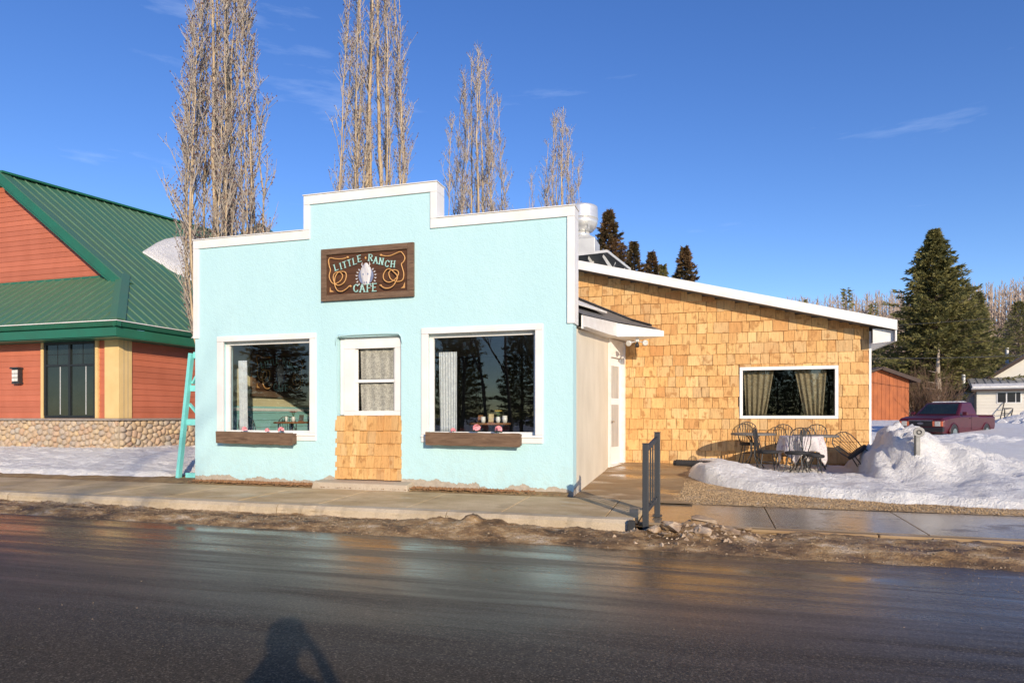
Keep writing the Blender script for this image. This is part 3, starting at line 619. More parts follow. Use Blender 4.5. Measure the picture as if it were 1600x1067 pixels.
# low roof over that side, rising to the annex wall; fascia boards under its edge
A_, B_, C_, D_, E_, F_ = (-2.13, 11.56, 3.15), (-2.02, 15.30, 3.52), (-.98, 15.32, 3.30), (-1.80, 16.37, 3.69), (-3.30, 16.37, 4.36), (-3.3, 11.56, 3.75)
rf = MB().poly([A_, B_, D_, E_, F_]).poly([B_, C_, D_]); rf.poly([tuple(Vector(p)-Vector((0,0,.03))) for p in (F_, E_, D_, B_, A_)]); rf.poly([tuple(Vector(p)-Vector((0,0,.03))) for p in (D_, C_, B_)])
lowroof = rf.build('side_roof', MAT['asphshingle'], cafe)
MB().prism([(-2.13, 11.545, 2.90), (-2.02, 15.28, 3.19), (-2.02, 15.28, 3.50), (-2.13, 11.545, 3.135)], (-.03, 0, 0)).build('fascia', MAT['white2'], lowroof)
MB().prism([(-2.048, 15.282, 3.185), (-.97, 15.30, 3.155), (-.97, 15.30, 3.28), (-2.048, 15.282, 3.50)], (0, .03, 0)).build('fascia', MAT['white2'], lowroof)
MB().prism([(-.97, 15.332, 3.155), (-1.78, 16.37, 3.20), (-1.78, 16.37, 3.66), (-.97, 15.332, 3.275)], (-.03, .01, 0)).build('fascia', MAT['white2'], lowroof)
MB().poly([(-2.40, 11.56, 2.93), (-2.06, 11.56, 2.93), (-2.04, 15.31, 3.18), (-1.0, 15.34, 3.16), (-1.8, 16.37, 3.18), (-2.40, 16.37, 3.2)]).build('soffit', MAT['white2'], lowroof)
MB().tube([(-3.3, 16.33, 4.38), (-1.80, 16.33, 3.71), (-1.3, 15.9, 3.50)], .028, 5).build('flashing', MAT['rubber'], lowroof)
MB().prism([(-3.2, 16.0, 4.20), (-3.2, 11.8, 3.82), (-2.45, 11.8, 3.42), (-2.25, 15.3, 3.72)], (0, 0, .05)).build('snow_strip', MAT['snow'], lowroof, bevel=.02)
MB().box(-10.3, -3.2, 11.56, 17.6, 3.05, 3.2).build('roof', MAT['asphshingle'], cafe)
MB().prism([(-10.62, 11.56, 3.02), (-10.1, 11.56, 3.35), (-10.1, 11.56, 3.07)], (0, 5.6, 0)).build('eave', MAT['white2'], cafe)
# ---- annex
AY = 16.4; AX0, AX1 = -3.3, 3.43
def zr(x): return 5.00-.2515*(x+3.25)               # underside of the mono-pitch roof
AW = (.74, 2.77, 1.33, 2.45)
aw = MB()
def apoly(pts, y): aw.poly([(p[0], y, p[1]) for p in pts])
# wall sheet with the window opening, in pieces that share edges, 0.2 thick
segs = [[(AX0, 0), (AW[0], 0), (AW[0], zr(AW[0])), (AX0, zr(AX0))], [(AW[1], 0), (AX1, 0), (AX1, zr(AX1)), (AW[1], zr(AW[1]))],
        [(AW[0], 0), (AW[1], 0), (AW[1], AW[2]), (AW[0], AW[2])], [(AW[0], AW[3]), (AW[1], AW[3]), (AW[1], zr(AW[1])), (AW[0], zr(AW[0]))]]
for s_ in segs: apoly(s_, AY); apoly(s_[::-1], AY+.2)
aw.poly([(AX1, AY, 0), (AX1, AY+.2, 0), (AX1, AY+.2, zr(AX1)), (AX1, AY, zr(AX1))])
for a, b in (((AW[0], AW[2]), (AW[0], AW[3])), ((AW[0], AW[3]), (AW[1], AW[3])), ((AW[1], AW[3]), (AW[1], AW[2])), ((AW[1], AW[2]), (AW[0], AW[2]))):
    aw.poly([(a[0], AY, a[1]), (b[0], AY, b[1]), (b[0], AY+.2, b[1]), (a[0], AY+.2, a[1])])
awall = aw.build('annex_wall', MAT['weathered'], cafe)
MB().box(AX1-.2, AX1-.003, AY+.203, 22.5, 0, zr(AX1)-.05).build('annex_side_wall', MAT['housewhite'], cafe)
MB().box(AX0, AX1, 22.5, 22.7, 0, zr(AX1)-.05).build('annex_back_wall', MAT['housewhite'], cafe)
cnt = 0; extra = MB(); zs = .02; lst = []
while zs < 5.0:
    ex = .254; x = -3.3 + random.uniform(0, .2)
    while x < AX1:
        w = random.uniform(.13, .24) if random.random() < .5 else random.uniform(.22, .36)
        if AX1-(x+w) < .1: w = AX1-x+.008
        x1 = x+w; z0 = zs+random.uniform(-.01, .01); h = ex+.035; cx = (x+x1)/2
        top = zr(cx)+.02
        pieces = []
        def clip(a, b, c, d):
            if b-a > .03 and d-c > .03: pieces.append((a, b, c, d))
        wx0, wx1, wz0, wz1 = AW[0]-.045, AW[1]+.045, AW[2]-.045, AW[3]+.045
        if x1 <= wx0 or x >= wx1 or z0 >= wz1 or z0+ex <= wz0: clip(x, x1, z0, min(z0+h, top))
        else:
            clip(x, min(x1, wx0), z0, min(z0+h, top)); clip(max(x, wx1), x1, z0, min(z0+h, top))
            if z0 < wz0 - .03: clip(max(x, wx0), min(x1, wx1), z0, wz0)
            if z0+ex > wz1: clip(max(x, wx0), min(x1, wx1), wz1, min(z0+h, top))
        for p in pieces:
            hid = (p[1] < -1.95 and p[3] < 3.6) or p[1] < -3.25
            if not hid: lst.append(p)
        x = x1
    zs += ex
lst.sort(key=lambda p: -(p[1]-p[0])*(p[3]-p[2]))
for i, p in enumerate(lst):
    if i < 300: shingle((p[0]+p[1])/2, AY-.001, p[2], p[1]-p[0]-.009, p[3]-p[2], awall, random.uniform(-.006, .006))
    else:
        a, b, c, d = p; extra.hexa([(a+.004, AY-.032, c), (b-.004, AY-.032, c), (b-.002, AY-.001, c), (a+.002, AY-.001, c), (a+.002, AY-.008, d), (b-.002, AY-.008, d), (b-.002, AY-.001, d), (a+.002, AY-.001, d)])
SHEX = tag(extra.build('shingles', MAT['shingle'], awall), kind='stuff')
print('SHINGLES', len(lst))
win = MB().box(AW[0]-.04, AW[1]+.04, AY-.045, AY+.05, AW[2]-.04, AW[2]+.03).build('annex_window', MAT['white'], cafe, bevel=.004)
MB().box(AW[0]-.04, AW[1]+.04, AY-.045, AY+.05, AW[3]-.03, AW[3]+.045).build('frame', MAT['white'], win, bevel=.004)
MB().box(AW[0]-.04, AW[0]+.03, AY-.045, AY+.05, AW[2]+.032, AW[3]-.032).build('frame', MAT['white'], win, bevel=.004)
MB().box(AW[1]-.03, AW[1]+.04, AY-.045, AY+.05, AW[2]+.032, AW[3]-.032).build('frame', MAT['white'], win, bevel=.004)
MB().poly([(AW[0]+.03, AY+.01, AW[2]+.03), (AW[1]-.03, AY+.01, AW[2]+.03), (AW[1]-.03, AY+.01, AW[3]-.03), (AW[0]+.03, AY+.01, AW[3]-.03)]).build('pane', MAT['glass2'], win)
def rp(x, y, dz): return (x, y, 5.00-.2515*(x+3.25)+dz)
ro = MB().prism([rp(-3.4, AY-.40, .02), rp(3.86, AY-.40, .02), rp(3.86, AY-.40, .20), rp(-3.4, AY-.40, .20)], (0, 6.8, 0)).build('annex_roof', MAT['greyroof'], cafe)
MB().prism([rp(-3.4, AY-.44, 0), rp(3.895, AY-.44, 0), rp(3.895, AY-.44, .215), rp(-3.4, AY-.44, .215)], (0, .036, 0)).build('fascia', MAT['white2'], ro, bevel=.005)
MB().prism([rp(3.865, AY-.40, -.24), rp(3.865, 23.1, -.24), rp(3.865, 23.1, .21), rp(3.865, AY-.40, .21)], (.03, 0, 0)).build('fascia', MAT['white2'], ro)
MB().prism([rp(3.45, AY-.3, -.05), rp(3.86, AY-.3, .01), rp(3.86, AY-.3, -.23), rp(3.45, AY-.3, -.38)], (0, .03, 0)).build('boxed_eave', MAT['galv'], ro)
MB().poly([(3.44, AY-.28, zr(3.44)-.36), (3.86, AY-.28, zr(3.86)-.23), (3.86, 23, zr(3.86)-.23), (3.44, 23, zr(3.44)-.36)]).build('soffit', MAT['white2'], ro)
MB().box(AX1+.004, AX1+.05, AY-.03, AY+.03, .05, zr(AX1)-.08).build('corner_board', MAT['white'], cafe)
# raised grey roof sheet with pale brackets behind the annex ridge
q1, q2, q3, q0 = (-3.5, 17.3, 5.62), (-2.56, 17.3, 5.66), (-2.12, 18.7, 5.45), (-3.5, 18.7, 5.0)
rr_ = MB().prism([q1, q2, q3, q0], (0, 0, .035)).build('vent_roof', MAT['greyroof'], cafe)
MB().beam((-3.5, 17.29, 5.635), (-2.55, 17.29, 5.675), .02, .07).build('edge', MAT['galv'], rr_); MB().beam((-2.545, 17.3, 5.675), (-2.10, 18.7, 5.465), .02, .07).build('edge', MAT['galv'], rr_)
for (ax, ay, az, bx, by, bz) in ((-3.05, 17.35, 5.60, -2.80, 18.3, 5.14), (-2.66, 17.35, 5.62, -2.45, 18.1, 5.30), (-2.42, 17.9, 5.52, -2.75, 18.3, 5.16), (-2.22, 18.35, 5.45, -2.6, 18.6, 5.02), (-3.4, 17.6, 5.5, -2.95, 17.6, 5.55)):
    MB().prism([(ax, ay, az-.005), (bx, by, bz), (bx-.03, by, bz-.12), (ax-.02, ay, az-.07)], (.012, .03, 0)).build('bracket', MAT['galv'], rr_)
MB().box(-3.3, -3.22, 18.2, 18.28, 4.9, 5.2).build('post', MAT['galv'], rr_); MB().box(-2.18, -2.10, 18.62, 18.7, 4.7, 5.44).build('post', MAT['galv'], rr_)
# ---- rooms behind the glass (seen through the panes)
rm = MB().poly([(XL+.13, 11.51, .40), (-2.42, 11.51, .40), (-2.42, 17.28, .40), (XL+.13, 17.28, .40)]).build('room_floor', MAT['floorin'], cafe)
MB().box(XL+.13, -2.42, 11.51, 17.28, 3.0, 3.04).build('room_ceiling', MAT['ceil'], cafe)
lw = MB().box(XL+.121, XL+.135, 11.52, 17.28, 1.50, 3.0).build('room_wall', MAT['yellowwall'], cafe)
MB().box(XL+.137, XL+.165, 11.52, 17.28, 1.47, 1.535).build('chair_rail', MAT['white'], lw)
z = .10
while z < 1.44: MB().box(XL+.121, XL+.150, 11.52, 17.28, z, z+.158).build('wainscot_board', MAT['tealwall'], lw, bevel=.004); z += .165
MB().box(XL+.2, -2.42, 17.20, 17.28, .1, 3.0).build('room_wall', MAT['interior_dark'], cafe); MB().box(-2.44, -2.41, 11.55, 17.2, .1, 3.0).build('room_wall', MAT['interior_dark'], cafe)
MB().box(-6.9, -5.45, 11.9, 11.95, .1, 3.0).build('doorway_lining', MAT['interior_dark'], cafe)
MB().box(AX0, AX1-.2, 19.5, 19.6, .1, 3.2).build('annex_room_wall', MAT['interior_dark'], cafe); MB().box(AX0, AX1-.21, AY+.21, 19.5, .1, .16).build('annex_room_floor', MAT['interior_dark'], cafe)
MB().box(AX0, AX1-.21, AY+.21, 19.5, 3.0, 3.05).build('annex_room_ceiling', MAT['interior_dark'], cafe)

# ---------------------------------------------------------------- sign
SW, SH = 1.95, 1.0
def spt(cx, cy):     # painted design, laid out across the board
    s = (cx-195)/1175; top = 262-104*s; bot = 925-73*s; t = (cy-top)/(bot-top); return (s*SW, SH*(1-t))
LET = {'L': [((0,0),(0,1)), ((0,0),(.6,0))], 'I': [((.15,0),(.15,1))], 'T': [((.35,0),(.35,1)), ((0,1),(.7,1))], 'E': [((0,0),(0,1)), ((0,1),(.6,1)), ((0,.5),(.45,.5)), ((0,0),(.6,0))],
       'R': [((0,0),(0,1)), ((0,1),(.4,1)), ((.4,1),(.58,.88)), ((.58,.88),(.58,.66)), ((.58,.66),(.4,.52)), ((.4,.52),(0,.52)), ((.3,.52),(.68,0))],
       'A': [((0,0),(.36,1)), ((.36,1),(.74,0)), ((.14,.34),(.6,.34))], 'N': [((0,0),(0,1)), ((0,1),(.62,0)), ((.62,0),(.62,1))],
       'C': [((.66,.80),(.52,.96)), ((.52,.96),(.32,1)), ((.32,1),(.1,.84)), ((.1,.84),(0,.5)), ((0,.5),(.1,.16)), ((.1,.16),(.32,0)), ((.32,0),(.52,.04)), ((.52,.04),(.66,.2))],
       'H': [((0,0),(0,1)), ((.6,0),(.6,1)), ((0,.5),(.6,.5))], 'F': [((0,0),(0,1)), ((0,1),(.6,1)), ((0,.5),(.45,.5))]}
def letter(ch, x, z, h, ang, th, parent, y=-.034):
    m = MB(); sc = h*.92; lw_ = th; ca, sa = math.cos(ang), math.sin(ang); k = 0
    def pt(px, pz): return (x+(px*ca-pz*sa), z+(px*sa+pz*ca))
    def bar(a, b, w):
        nonlocal k
        ax, az = a; bx, bz = b; d = math.hypot(bx-ax, bz-az) or 1; ex, ez = (bx-ax)/d*w*.3, (bz-az)/d*w*.3; nx_, nz_ = -(bz-az)/d*w/2, (bx-ax)/d*w/2
        c = [pt(ax-ex+nx_, az-ez+nz_), pt(ax-ex-nx_, az-ez-nz_), pt(bx+ex-nx_, bz+ez-nz_), pt(bx+ex+nx_, bz+ez+nz_)]
        yy = y-.0006*k; k += 1
        m.prism([(p[0], yy, p[1]) for p in c], (0, .004, 0))
    for a, b in LET[ch]:
        vert = abs(b[1]-a[1]) > abs(b[0]-a[0])
        bar((a[0]*sc, a[1]*h), (b[0]*sc, b[1]*h), lw_ if vert else lw_*.62)
        if vert and ch in 'LITERNHFA':
            for e in (a, b):
                if abs(e[1]-round(e[1])) < .01: bar((e[0]*sc-lw_*.85, e[1]*h), (e[0]*sc+lw_*.85, e[1]*h), lw_*.45)
    return m.build('letter', MAT['letter'], parent, world=False)
def make_sign(label):
    s = thing('wall_sign', label, 'sign')
    b = None
    for i in range(4):
        z0 = .08+.84*i/4; o = MB().box(.09, SW-.09, -.012, .02, z0+.001, z0+.21-.001).build('board', MAT['signboard'], s, world=False, bevel=.002)
    for (a, b_, c, d) in ((0, SW-.13, SH-.115, SH), (0, .115, .0, SH-.117), (.117, SW, 0, .115), (SW-.128, SW, .117, SH)):
        MB().box(a, b_, -.045, .015, c, d).build('frame_board', MAT['weathered'], s, world=False, bevel=.005)
    def rope(pts, r=.011):
        P = []
        for i in range(len(pts)-1):
            p0, p1, p2, p3 = (pts[max(i-1, 0)], pts[i], pts[i+1], pts[min(i+2, len(pts)-1)])
            for t in (0, .25, .5, .75):
                q = [.5*(2*p1[k]+(p2[k]-p0[k])*t+(2*p0[k]-5*p1[k]+4*p2[k]-p3[k])*t*t+(3*p1[k]-p0[k]-3*p2[k]+p3[k])*t**3) for k in (0, 1)]; P.append(spt(*q))
        P.append(spt(*pts[-1]))
        MB().tube([(p[0], -.018-.0004*i, p[1]) for i, p in enumerate(P)], r, 6).build('rope', MAT['rope'], s, smooth=True, world=False)
    rope([(540,355),(460,375),(380,375),(310,365),(290,400),(300,470),(315,520),(300,590),(310,640),(345,690),(400,690),(455,650),(478,600),(460,560),(410,545),(365,580),(360,640),(385,700),(440,718),(500,680),(528,620),(525,560),(480,540),(420,560),(385,630),(385,720),(420,785),(480,795),(540,760),(575,725)])
    rope([(965,325),(1020,335),(1080,330),(1140,305),(1205,280),(1240,310),(1262,360),(1245,410),(1220,440),(1235,500),(1250,560),(1245,620),(1220,655),(1160,665),(1100,640),(1075,600),(1070,550),(1100,520),(1160,520),(1190,550),(1170,610),(1120,660),(1060,675),(1010,640),(1005,580),(1040,520),(1080,505),(1130,540),(1180,600),(1170,650),(1130,720),(1080,750),(1020,750),(965,710)])
    for q in ((540, 355), (965, 325), (575, 725), (960, 715)):
        a, b_ = spt(*q); MB().lathe([(.012, -.02), (.026, -.006), (.024, .012), (.01, .02)], 8, (a, -.024, b_)).build('rope_end', MAT['rope'], s, world=False)
    for pts in (((305,735),(318,775),(362,798),(300,800)), ((1258,665),(1258,742),(1205,745),(1235,725))):
        MB().prism([(spt(*p)[0], -.016, spt(*p)[1]) for p in pts], (0, .004, 0)).build('corner_mark', MAT['rope'], s, world=False)
    # dark oval behind a long white skull, laurel sprays at both sides
    cx, cz = spt(772, 590)
    MB().prism([(cx+.158*math.cos(a), -.018, cz+.165*math.sin(a)) for a in [2*math.pi*i/28 for i in range(28)]], (0, .006, 0)).build('oval', MAT['navy'], s, world=False)
    half = [(0,.25),(.035,.235),(.055,.20),(.10,.15),(.115,.08),(.105,.0),(.085,-.06),(.075,-.11),(.06,-.155),(.025,-.172),(0,-.165)]
    ring = half + [(-a, b_) for a, b_ in half[::-1][1:-1]]
    sk = MB(); n0 = 0
    sk.v += [(cx+a, -.019, cz+b_) for a, b_ in ring] + [(cx+a*.6, -.034, cz+b_*.8) for a, b_ in ring]; kk = len(ring)
    sk.f += [(i, (i+1) % kk, kk+(i+1) % kk, kk+i) for i in range(kk)] + [tuple(range(kk, 2*kk))]
    skull = sk.build('skull', MAT['bone'], s, world=False)
    for sx in (-1, 1):
        MB().prism([(cx+sx*.05+.014*math.cos(a), -.037, cz+.03+.022*math.sin(a)) for a in [k*.785 for k in range(8)]], (0, .01, 0)).build('eye_socket', MAT['navy'], skull, world=False)
        MB().prism([(cx+sx*.022+.011*math.cos(a), -.0365, cz-.125+.02*math.sin(a)) for a in [k*.785 for k in range(8)]], (0, .01, 0)).build('nostril', MAT['navy'], skull, world=False)
        MB().tube([(cx+sx*.06, -.022, cz+.17), (cx+sx*.085, -.024, cz+.215), (cx+sx*.075, -.024, cz+.26)], [.014, .011, .004], 6).build('horn', MAT['bone'], skull, world=False)
        for i in range(7):
            a = -1.1+i*.30; px_, pz_ = cx+sx*(.20*math.cos(a)), cz-.02+.20*math.sin(a)
            for w in (-1, 1):
                t = a+math.pi/2+w*.55; dx, dz = sx*math.cos(t)*.036, math.sin(t)*.036; nx_, nz_ = -dz*.28, dx*.28
                MB().prism([(px_, -.0165-.0003*i, pz_), (px_+dx*.5+nx_, -.0165-.0003*i, pz_+dz*.5+nz_), (px_+dx, -.0165-.0003*i, pz_+dz), (px_+dx*.5-nx_, -.0165-.0003*i, pz_+dz*.5-nz_)], (0, .004, 0)).build('laurel_leaf', MAT['bone'], s, world=False)
    for ch, (a, b_), (c, d) in zip('LITTLE', [(385,530),(452,512),(500,495),(560,478),(625,450),(680,412)], [.28,.26,.24,.22,.2,.16]) if False else []: pass
    h = .118
    for ch, px_, bz_, an in (('L',385,528,.30),('I',452,512,.27),('T',490,498,.25),('T',550,474,.22),('L',622,448,.20),('E',682,415,.16)):
        a, b_ = spt(px_, bz_); letter(ch, a, b_, h, an, .021, s)
    for ch, px_, bz_, an in (('R',812,398,-.10),('A',872,430,-.14),('N',945,442,-.18),('C',1015,470,-.22),('H',1092,478,-.10)):
        a, b_ = spt(px_, bz_); letter(ch, a, b_, h, an, .021, s)
    for ch, px_, bz_ in (('C',622,800),('A',702,800),('F',795,795),('E',865,788)):
        a, b_ = spt(px_, bz_); letter(ch, a, b_, .14, .0, .025, s)
    a, b_ = spt(768, 358); MB().prism([(a, -.018, b_+.028), (a+.022, -.018, b_), (a, -.018, b_-.028), (a-.022, -.018, b_)], (0, .005, 0)).build('diamond', MAT['rope'], s, world=False)
    return s
sgn = make_sign('weathered wood sign reading LITTLE RANCH CAFE on the turquoise wall above the doorway')
sgn.location = (-7.17, FY-.018, 3.56)
sg2 = copy_tree(sgn); sg2['label'] = 'dark LITTLE RANCH CAFE sign hanging inside behind the left picture window'
sg2.location = (XL+.16, 12.72, 1.80); sg2.rotation_euler = (0, 0, R(90)); sg2.scale = (1.12, 1, 1.16)

# ---------------------------------------------------------------- planter boxes and flowers
def planter(x0, x1, zt0, zt1, label):
    t = thing('planter_box', label, 'planter', (x0, FY, .8), 0, 'planter boxes under the shop windows')
    m = MB(); n = 14
    for i in range(n+1):
        u = i/n; x = x0+(x1-x0)*u; zt = zt0+(zt1-zt0)*u; zb = zt-.235+.018*nz(x*4, 3)+.01*nz(x*11, 1)
        zt += .006*nz(x*9, 6); m.v += [(x, FY-.185+.012*nz(x*5, 8), zb), (x, FY-.20+.01*nz(x*6, 2), zt), (x, FY-.165, zt+.004), (x, FY-.16, zb)]
    for i in range(n):
        for q in range(4): a = i*4; m.f.append((a+q, a+4+q, a+4+(q+1) % 4, a+(q+1) % 4))
    m.f += [(3, 2, 1, 0), (n*4, n*4+1, n*4+2, n*4+3)]
    m.build('front_board', MAT['weathered'], t)
    MB().box(x0+.01, x0+.035, FY-.16, FY-.03, zt0-.21, zt0-.01).build('end_board', MAT['weathered'], t); MB().box(x1-.035, x1-.01, FY-.16, FY-.03, zt1-.21, zt1-.01).build('end_board', MAT['weathered'], t)
    MB().box(x0+.036, x1-.036, FY-.158, FY-.03, min(zt0, zt1)-.20, min(zt0, zt1)-.07).build('soil', MAT['mud'], t)
    return t
planter(-9.50, -7.72, 1.045, 1.02, 'weathered wooden planter box under the left shop window')
planter(-4.92, -3.14, 1.06, 1.045, 'weathered wooden planter box under the right shop window')
def bloom(name, x, y, z, r, mat, label, stem=.12, group='flowers in the planter boxes'):
    t = thing(name, label, 'flower', (x, y, z-stem), 0, group)
    m = MB()
    for k in range(26):
        a = random.uniform(0, 6.28); e = random.uniform(-.2, 1.4); d = Vector((math.cos(a)*math.cos(e), math.sin(a)*math.cos(e), math.sin(e))); u = d.orthogonal().normalized(); w = d.cross(u)
        c = Vector((x, y, z))+d*r*.62; q = r*.55; tlt = d*r*.2
        m.poly([c-u*q, c-w*q*.8+tlt, c+u*q+tlt*.5, c+w*q*.8+tlt])
    m.build('petals', MAT[mat], t)
    MB().tube([(x, y, z-stem), (x+.005, y, z-stem*.4), (x, y, z)], .005, 5).build('stem', MAT['leaf'], t)
    for s_ in (-1, 1):
        MB().poly([(x, y, z-stem*.45), (x+s_*.05, y-.015, z-stem*.3), (x+s_*.085, y-.01, z-stem*.42), (x+s_*.045, y+.02, z-stem*.5)]).build('leaf', MAT['leaf'], t)
    return t
for i, (x, z, r, lab) in enumerate(((-8.90, 1.085, .065, 'pink flower at the left of the left planter box'), (-8.36, 1.07, .05, 'smaller pink flower in the middle of the left planter box'), (-8.04, 1.075, .07, 'pink flower at the right of the left planter box'),
                     (-4.42, 1.09, .055, 'pale pink flower at the left of the right planter box'), (-3.97, 1.13, .085, 'large pink flower in the middle of the right planter box'), (-3.56, 1.115, .075, 'pink flower with green leaves at the right of the right planter box'))):
    bloom('flower', x, FY-.095, z, r, 'pink', lab)
# ---------------------------------------------------------------- curtains and the rooms' contents
def curtain(name, pts_top, pts_bot, z0, z1, y, folds, amp, mat, label, group=None, tie=None):
    m = MB(); nx_, nz_ = 60, 16
    for j in range(nz_+1):
        v = j/nz_; a = pts_top[0]+(pts_bot[0]-pts_top[0])*v; b = pts_top[1]+(pts_bot[1]-pts_top[1])*v
        for i in range(nx_+1):
            u = i/nx_; m.v.append((a+(b-a)*u, y+amp*math.sin(u*folds*6.283+.7*math.sin(u*5+v*1.5))*(.6+.4*v)+amp*.35*nz(u*7, v*2), z1+(z0-z1)*v))
    for j in range(nz_):
        for i in range(nx_): a = j*(nx_+1)+i; m.f.append((a, a+nx_+1, a+nx_+2, a+1))
    o = m.build(name, MAT[mat], smooth=True)
    so_ = o.modifiers.new('solidify', 'SOLIDIFY'); so_.thickness = .004
    return tag(o, label, 'curtain', group)
curtain('curtain', (.80, 1.47), (.86, 1.30), 1.36, 2.42, AY+.18, 5, .035, 'drape', 'olive patterned curtain on the left side of the annex window')
curtain('curtain', (1.92, 2.60), (2.14, 2.52), 1.36, 2.42, AY+.18, 5, .035, 'drape', 'olive patterned curtain on the right side of the annex window')
curtain('lace_curtain', (-6.44, -5.71), (-6.42, -5.72), 1.42, 1.975, FY+.165, 4, .010, 'lace', 'lace curtain in the lower sash of the doorway window')
curtain('lace_curtain', (-6.44, -5.71), (-6.43, -5.72), 2.06, 2.63, FY+.165, 4, .010, 'lace', 'lace curtain in the upper sash of the doorway window')
curtain('sheer_curtain', (-9.36, -9.14), (-9.34, -9.12), 1.06, 2.5, FY+.30, 5, .02, 'sheer', 'sheer white curtain at the left edge of the left shop window')
curtain('sheer_curtain', (-4.86, -4.50), (-4.84, -4.50), 1.06, 2.55, FY+.30, 7, .02, 'sheer', 'sheer white curtain at the left edge of the right shop window')
def dining_table(x, y, r, label, h=1.18):
    t = thing('dining_table', label, 'table', (x, y, .4))
    MB().lathe([(r-.02, 0), (r, .008), (r, .03), (r-.01, .04)], 32, (x, y, h)).build('table_top', MAT['wood_top'], t, smooth=False)
    MB().tube([(x, y, .43), (x, y, h)], .035, 10).build('pedestal', MAT['black'], t); MB().lathe([(.28, 0), (.26, .03), (.05, .06)], 20, (x, y, .4)).build('foot', MAT['black'], t)
    return t
dining_table(-9.2, 13.1, .40, 'wood topped cafe table inside the left shop window'); dining_table(-4.03, 12.05, .40, 'round wooden table inside the right shop window')
def cup(name, x, y, z, r, h, mat, label, cat='cup'):
    t = thing(name, label, cat, (x, y, z), 0)
    MB().lathe([(r*.8, 0), (r, h*.5), (r*.95, h)], 16, (x, y, z)).build('body', MAT[mat], t, smooth=True); MB().lathe([(r*.96, 0), (r*1.02, .008), (r*.96, .014)], 16, (x, y, z+h-.004)).build('rim', MAT[mat], t); return t
cup('cup', -4.12, 11.9, 1.22, .045, .11, 'ceramic', 'white cup left of the yellow flowers on the window table'); cup('cup', -3.72, 12.0, 1.22, .05, .13, 'ceramic', 'white cup right of the yellow flowers on the window table')
def menu_box(x, y, z, w, h, mat, label, name='menu_holder'):
    t = thing(name, label, 'menu holder', (x, y, z)); MB().box(x-w/2, x+w/2, y-.03, y+.03, z, z+.02).build('base', MAT['wood_top'], t); MB().prism([(x-w/2, y-.01, z+.02), (x+w/2, y-.01, z+.02), (x+w/2, y+.02, z+h), (x-w/2, y+.02, z+h)], (0, .008, 0)).build('card', MAT[mat], t); return t
menu_box(-3.97, 11.92, 1.22, .10, .17, 'paper', 'tan card in a holder on the right window table'); menu_box(-4.25, 12.1, 1.22, .10, .15, 'wood_top', 'brown box at the left of the right window table', 'condiment_box')
def vase(x, y, z, mat, pot, label, r=.055):
    t = thing('flower_vase', label, 'vase', (x, y, z)); MB().lathe([(.03, 0), (.045, .05), (.04, .10), (.03, .12)], 14, (x, y, z)).build('pot', MAT[pot], t, smooth=True)
    for k in range(5):
        a = k*1.26; dx, dy = .04*math.cos(a), .03*math.sin(a); MB().tube([(x, y, z+.11), (x+dx, y+dy, z+.22)], .004, 4).build('stem', MAT['leaf'], t)
        m = MB()
        for q in range(9):
            b = q*.7; m.poly([(x+dx, y+dy, z+.215), (x+dx+r*.7*math.cos(b), y+dy+r*.7*math.sin(b), z+.225+.02*(q % 2)), (x+dx+r*.7*math.cos(b+.5), y+dy+r*.7*math.sin(b+.5), z+.24)])
        m.build('bloom', MAT[mat], t)
    return t
vase(-3.84, 11.95, 1.22, 'yellowfl', 'ceramic', 'white pot of yellow flowers on the right window table'); vase(-9.05, 12.95, 1.22, 'red', 'ceramic', 'red flower in a white vase on the left window table', .08)
cup('salt_shaker', -9.2, 12.9, 1.22, .03, .11, 'ceramic', 'white shaker beside the red flower on the left window table', 'shaker')
menu_box(-8.95, 13.1, 1.22, .12, .16, 'interior_dark', 'dark box beside the red flower on the left window table', 'napkin_box')
def ceiling_lamp(x, y, label):
    t = thing('ceiling_lamp', label, 'lamp', (x, y, 2.97), 0); MB().box(x-.6, x+.6, y-.07, y+.07, 2.955, 2.998).build('housing', MAT['white'], t); MB().tube([(x-.58, y, 2.935), (x+.58, y, 2.935)], .018, 8).build('tube', MAT['tube'], t)
ceiling_lamp(-8.7, 15.2, 'lit tube lamp on the ceiling seen through the left shop window'); ceiling_lamp(-3.4, 15.4, 'lit tube lamp on the ceiling seen through the right shop window')

# ---------------------------------------------------------------- fixtures on the cafe
fx, fy = -3.43, 18.4; FS = 1.32; FB = 6.53
t = thing('exhaust_fan', 'large silver rooftop exhaust fan on a white box behind the parapet', 'exhaust fan', (fx, fy, 4.3))
MB().box(fx-.44, fx+.44, fy-.44, fy+.44, 4.6, 6.25).build('curb_box', MAT['galv'], t, bevel=.01)
MB().hexa([(fx-.44, fy-.44, 6.252), (fx+.44, fy-.44, 6.252), (fx+.44, fy+.44, 6.252), (fx-.44, fy+.44, 6.252), (fx-.25, fy-.25, 6.38), (fx+.25, fy-.25, 6.38), (fx+.25, fy+.25, 6.38), (fx-.25, fy+.25, 6.38)]).build('box_top', MAT['galv'], t)
MB().lathe([(r*FS, FB+(z-5.25)*FS) for r, z in [(.19, 5.12), (.18, 5.19), (.16, 5.25)]], 28, (fx, fy, 0)).build('neck', MAT['alu'], t, smooth=True)
MB().lathe([(r*FS, FB+(z-5.25)*FS) for r, z in [(.17, 5.25), (.24, 5.27), (.30, 5.33), (.335, 5.42), (.345, 5.50)]], 36, (fx, fy, 0)).build('bowl', MAT['alu'], t, smooth=True)
MB().lathe([(r*FS, FB+(z-5.25)*FS) for r, z in [(.35, 5.502), (.352, 5.52), (.345, 5.55), (.34, 5.73), (.335, 5.77), (.31, 5.785)]], 36, (fx, fy, 0)).build('shroud', MAT['alu'], t, smooth=True)
